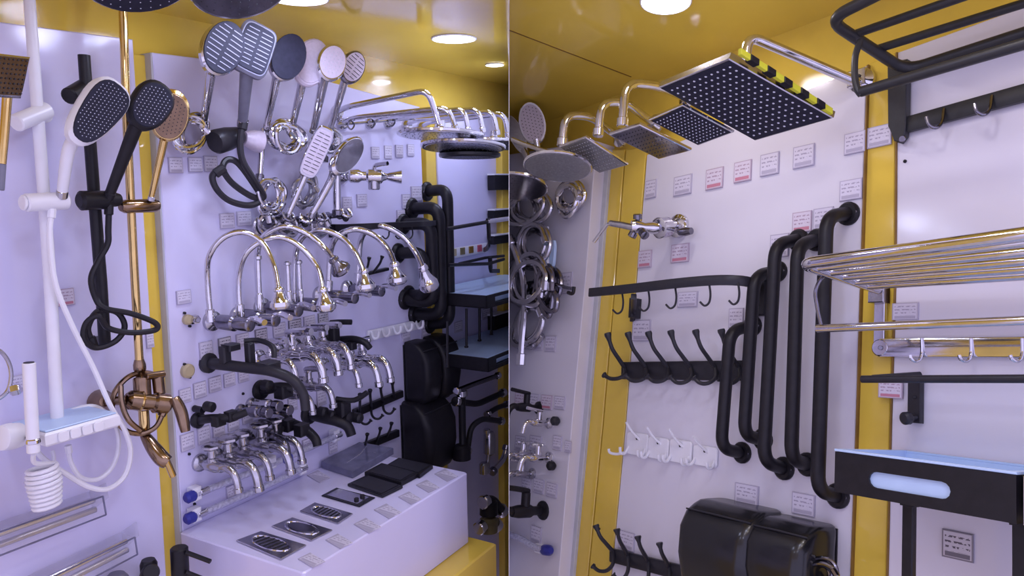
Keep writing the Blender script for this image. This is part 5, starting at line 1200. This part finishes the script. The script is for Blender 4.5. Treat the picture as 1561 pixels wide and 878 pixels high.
t.part('end_bracket', Geo().tube(sp(R, [(1338, 440, .03), (1300, 428, .10), (1262, 418, .17), (1244, 440, .20), (1246, 470, .20), (1252, 497, .20)], 6), .004, 10), 'chrome_dark')
t.part('towel_bar', Geo().tube(pp(R, [(1246, 501, .20), (1700, 483, .20)]), .0085, 14), 'chrome')
t.part('wall_block', Geo().box(R.P(1340, 450, .015), UX * .018, VY * .018, WZ * .015, .002), 'chrome_soft')
t.part('upright', Geo().box((R.P(1342, 455, .006) + R.P(1342, 520, .006)) / 2, UX * .012, VY * .052, WZ * .006, .001), 'chrome')
a, b = R.P(1342, 530, .010), R.P(1700, 528, .010)
pb = t.part('hook_plate', Geo().tube([a, b], .01, flat=(R.m(27, a), .006)), 'chrome')
t.part('plate_end', Geo().cyl(a + WZ * -.004, a + WZ * .004, R.m(13.5, a), 20), 'chrome', parent=pb)
for x in (1403, 1478, 1556):
    t.part('hook', Geo().tube(sp(R, [(x + 2, 516, .014), (x + 2, 540, .018), (x - 4, 551, .03), (x - 13, 548, .042), (x - 16, 541, .045)], 5), .0034, 8), 'chrome', parent=pb)
t.part('screw', Geo().cyl(R.P(1342, 530, .014), R.P(1342, 530, .018), .005, 10), 'chrome_dark')
t = Thing(R, 'towel_bar', 'slim black towel bar with a knobbed wall bracket above the tray', 'towel bar', at=R.P(1395, 600, 0))
t.part('bar', Geo().tube(pp(R, [(1314, 578, .15), (1700, 577, .15)]), .0078, 14), 'charcoal')
t.part('return_arm', Geo().tube(pp(R, [(1330, 575, .14), (1402, 570, .03), (1406, 580, .01)]), .005, 8), 'charcoal')
t.part('bracket', Geo().box(R.P(1396, 612, .008), UX * .014, VY * .045, WZ * .008, .002), 'charcoal')
c = R.P(1396, 636, .016)
t.part('knob_stem', Geo().cyl(c, R.P(1382, 637, .045), .006, 10), 'charcoal')
t.part('knob', Geo().lathe(R.P(1388, 637, .035), R.P(1377, 638, .055), [(0, .009), (.3, .0135), (.8, .0135), (1, .009)], 16), 'charcoal')
t.part('screw', Geo().cyl(R.P(1394, 605, .016), R.P(1394, 605, .019), .004, 8), 'black_matte')
# tray
w1 = .26
a = R.P(1273, 690, w1); b = R.P(1549, 722, w1)
h = R.m(60, a)
u0, u1, v1 = a.x, b.x, (a.y + b.y) / 2
t = Thing(R, 'tray_shelf', 'large black tray with pale blue liner and slot handle at the lower right', 'tray', 'black trays in the right bay', at=V3(((u0 + u1) / 2, v1 - h, 0)))
th = .005
t.part('floor_plate', Geo().box(V3(((u0 + u1) / 2, v1 - h + .002, w1 / 2)), UX * (u1 - u0) / 2, VY * .002, WZ * (w1 / 2 - .001)), 'black_matte')
for uu in (u0 + th / 2, u1 - th / 2): t.part('end_wall', Geo().box(V3((uu, v1 - h / 2, w1 / 2)), UX * th / 2, VY * h / 2, WZ * (w1 / 2 - .001), .001), 'black_matte')
t.part('back_wall', Geo().box(V3(((u0 + u1) / 2, v1 - h / 2, .004)), UX * (u1 - u0) / 2, VY * h / 2, WZ * .003, .001), 'black_matte')
s0, s1 = R.P(1324, 735, w1), R.P(1449, 740, w1); sl0, sl1 = s0.x, s1.x
vs1, vs0 = v1 - h * .36, v1 - h * .74
N = 6; rs = (vs1 - vs0) / 2; cv = (vs1 + vs0) / 2
inner = [V3((sl0 + rs - rs * math.sin(math.pi * k / N), cv - rs * math.cos(math.pi * k / N), w1)) for k in range(N + 1)] + [V3((sl1 - rs + rs * math.sin(math.pi * k / N), cv + rs * math.cos(math.pi * k / N), w1)) for k in range(N + 1)]
rc = .012
outer = []
for p in inner:          # outer frame matched point by point to the slot
    fx = (p.x - (sl0 + sl1) / 2); fy = (p.y - cv)
    outer.append(V3((u0 if p.x < (sl0 + rs) - 1e-9 else (u1 if p.x > (sl1 - rs) + 1e-9 else (u0 if fx < 0 else u1)), v1 if fy > 1e-9 else (v1 - h if fy < -1e-9 else cv), w1)))
g = Geo()
back = lambda r: [p - WZ * th for p in r]
g.loft([inner, outer, back(outer), back(inner)], closed=True)
t.part('front_wall', g, 'black_matte', smooth=0)
ln = t.part('liner', Geo().box(V3(((u0 + u1) / 2, v1 - h * .72, w1 / 2)), UX * ((u1 - u0) / 2 - .008), VY * h * .22, WZ * (w1 / 2 - .010), .003), 'pale_blue', label='pale blue liner')
i0, i1 = th + .001, th + .007
for c_, hx, hz in ((V3(((u0 + u1) / 2, 0, (i0 + i1) / 2 + .004)), (u1 - u0) / 2 - i0, .003), (V3(((u0 + u1) / 2, 0, w1 - (i0 + i1) / 2)), (u1 - u0) / 2 - i0, .003), (V3((u0 + (i0 + i1) / 2, 0, w1 / 2)), .003, w1 / 2 - i1 - .002), (V3((u1 - (i0 + i1) / 2, 0, w1 / 2)), .003, w1 / 2 - i1 - .002)):
    t.part('liner_wall', Geo().box(V3((c_.x, v1 - h * .46, c_.z)), UX * hx, VY * h * .47, WZ * hz, .001), 'pale_blue', parent=ln)
for c_, hx, hz in ((V3(((u0 + u1) / 2, 0, .009)), (u1 - u0) / 2, .007), (V3(((u0 + u1) / 2, 0, w1 - .006)), (u1 - u0) / 2 + .001, .0075), (V3((u0 + .006, 0, w1 / 2)), .0065, w1 / 2 - .0145), (V3((u1 - .006, 0, w1 / 2)), .0065, w1 / 2 - .0145)):
    t.part('liner_lip', Geo().box(V3((c_.x, v1 + .003, c_.z)), UX * hx, VY * .0022, WZ * hz, .0008), 'pale_blue', parent=ln)
for i, (x, w) in enumerate(((1385, .20), (1556, .20))):
    o = R.P(x, 900, w)
    t = Thing(R, 'tray_post', ('black upright post under the middle of the large tray', 'black upright post at the right edge under the tray')[i], 'post', 'black tray posts', at=o)
    v_top = v1 - h - .001
    t.part('post', Geo().box(V3((o.x, (o.y + v_top) / 2 - .1, o.z)), UX * .010, VY * ((v_top - o.y) / 2 + .1), WZ * .008, .002), 'black_matte')
    t.part('cap', Geo().box(V3((o.x, v_top - .004, o.z)), UX * .013, VY * .004, WZ * .011, .001), 'black_matte')
t = Thing(R, 'tray_shelf', 'next tray with pale lip and steel side strip cut by the right edge', 'tray', 'black trays in the right bay', at=V3((u1 + .01, v1 - h, 0)))
t.part('side_strip', Geo().box(V3((u1 + .014, v1 - h / 2, w1 - .01)), UX * .006, VY * h * .5, WZ * .006, .001), 'chrome')
t.part('body', Geo().box(V3((u1 + .12, v1 - h / 2, w1 / 2)), UX * .095, VY * h / 2, WZ * w1 / 2 * .98, .003), 'black_matte')
t.part('liner_lip', Geo().box(V3((u1 + .115, v1 + .004, w1 / 2)), UX * .102, VY * .003, WZ * w1 / 2 * .99, .001), 'pale_blue')

# ---- price tags of the right bay
wt = 'wall price tags of the right bay'
tag_row(R, [(985, 275, 1001, 302), (1028, 268, 1055, 297), (1077, 257, 1103, 288), (1120, 246, 1146, 277), (1160, 234, 1188, 267), (1210, 222, 1242, 255)], 'in the row under the overhead showers', wt, ['tag_grey', 'tag_grey', 'tag_red', 'tag_red', 'tag_grey', 'tag_grey'])
tag_row(R, [(1288, 202, 1320, 234)], 'price tag left of the bead at the top of the right pilaster', wt)
tag_row(R, [(1323, 192, 1360, 224)], 'price tag stuck on the right yellow pilaster below the black rack bracket', wt, w=-.006)
tag_row(R, [(1281, 274, 1315, 305)], 'price tag just above the top mount of the longest grab bar', wt)
tag_row(R, [(1175, 357, 1203, 392), (1209, 323, 1238, 354), (1241, 317, 1271, 349)], 'in the group above the tops of the grab bars', wt, ['tag_grey', 'tag_red', 'tag_grey'])
tag_row(R, [(974, 382, 994, 408), (1024, 372, 1051, 400)], 'under the chrome wall valve', wt, ['tag_red'])
tag_row(R, [(1121, 738, 1157, 768), (1208, 752, 1243, 785)], 'above the two hand dryers', wt)
tag_row(R, [(1361, 462, 1401, 488)], 'price tag under the chrome towel rack beside the pilaster', wt)
tag_row(R, [(1340, 580, 1377, 607)], 'red-barred price tag under the black towel bar on the pilaster edge', wt, ['tag_red'], w=.004)
tag_row(R, [(1437, 810, 1485, 853)], 'dark printed price tag on the board below the large tray', wt, ['tag_dark'])
tag_row(R, [(965, 488, 992, 520), (1034, 445, 1064, 468), (1112, 470, 1134, 500)], 'around the black hook rack', wt)
tag_row(R, [(944, 810, 968, 838)], 'price tag behind the lower black hook rack', wt)
tag_row(R, [(815, 512, 828, 534), (832, 512, 848, 536)], 'below the knotted hose bundle on the tap board', wt, w=.045)
tag_row(R, [(786, 598, 800, 622), (806, 600, 822, 624), (826, 602, 842, 624), (846, 604, 862, 624)], 'in the top tap row beside the partition', wt, ['tag_red', 'tag_grey'], w=.045)
tag_row(R, [(786, 664, 802, 688), (808, 664, 826, 688), (844, 664, 857, 686), (862, 672, 872, 690)], 'above the cross-handle taps beside the partition', wt, w=.045)
tag_row(R, [(796, 728, 810, 752), (814, 730, 830, 752), (834, 736, 850, 758)], 'below the cross-handle taps beside the partition', wt, w=.045)
tag_row(R, [(810, 802, 826, 828)], 'price tag above the pale hose beside the blue cap', wt, w=.045)
tag_row(R, [(840, 416, 876, 448)], 'clear-sleeved price tag behind the dark clamp bracket', wt, w=.045)
for i, (x, y) in enumerate(((914, 806), (1380, 246))):
    single(R, 'screw', ('dark screw in the yellow pilaster above the lower hook rack', 'dark screw below the black rack bracket')[i], 'screw', Geo().lathe(R.P(x, y, 0), R.P(x, y, 0) + WZ * .005, [(0, .004), (.5, .004), (1, .002)], 8), 'black_matte', R.P(x, y, 0), 'wall screws')
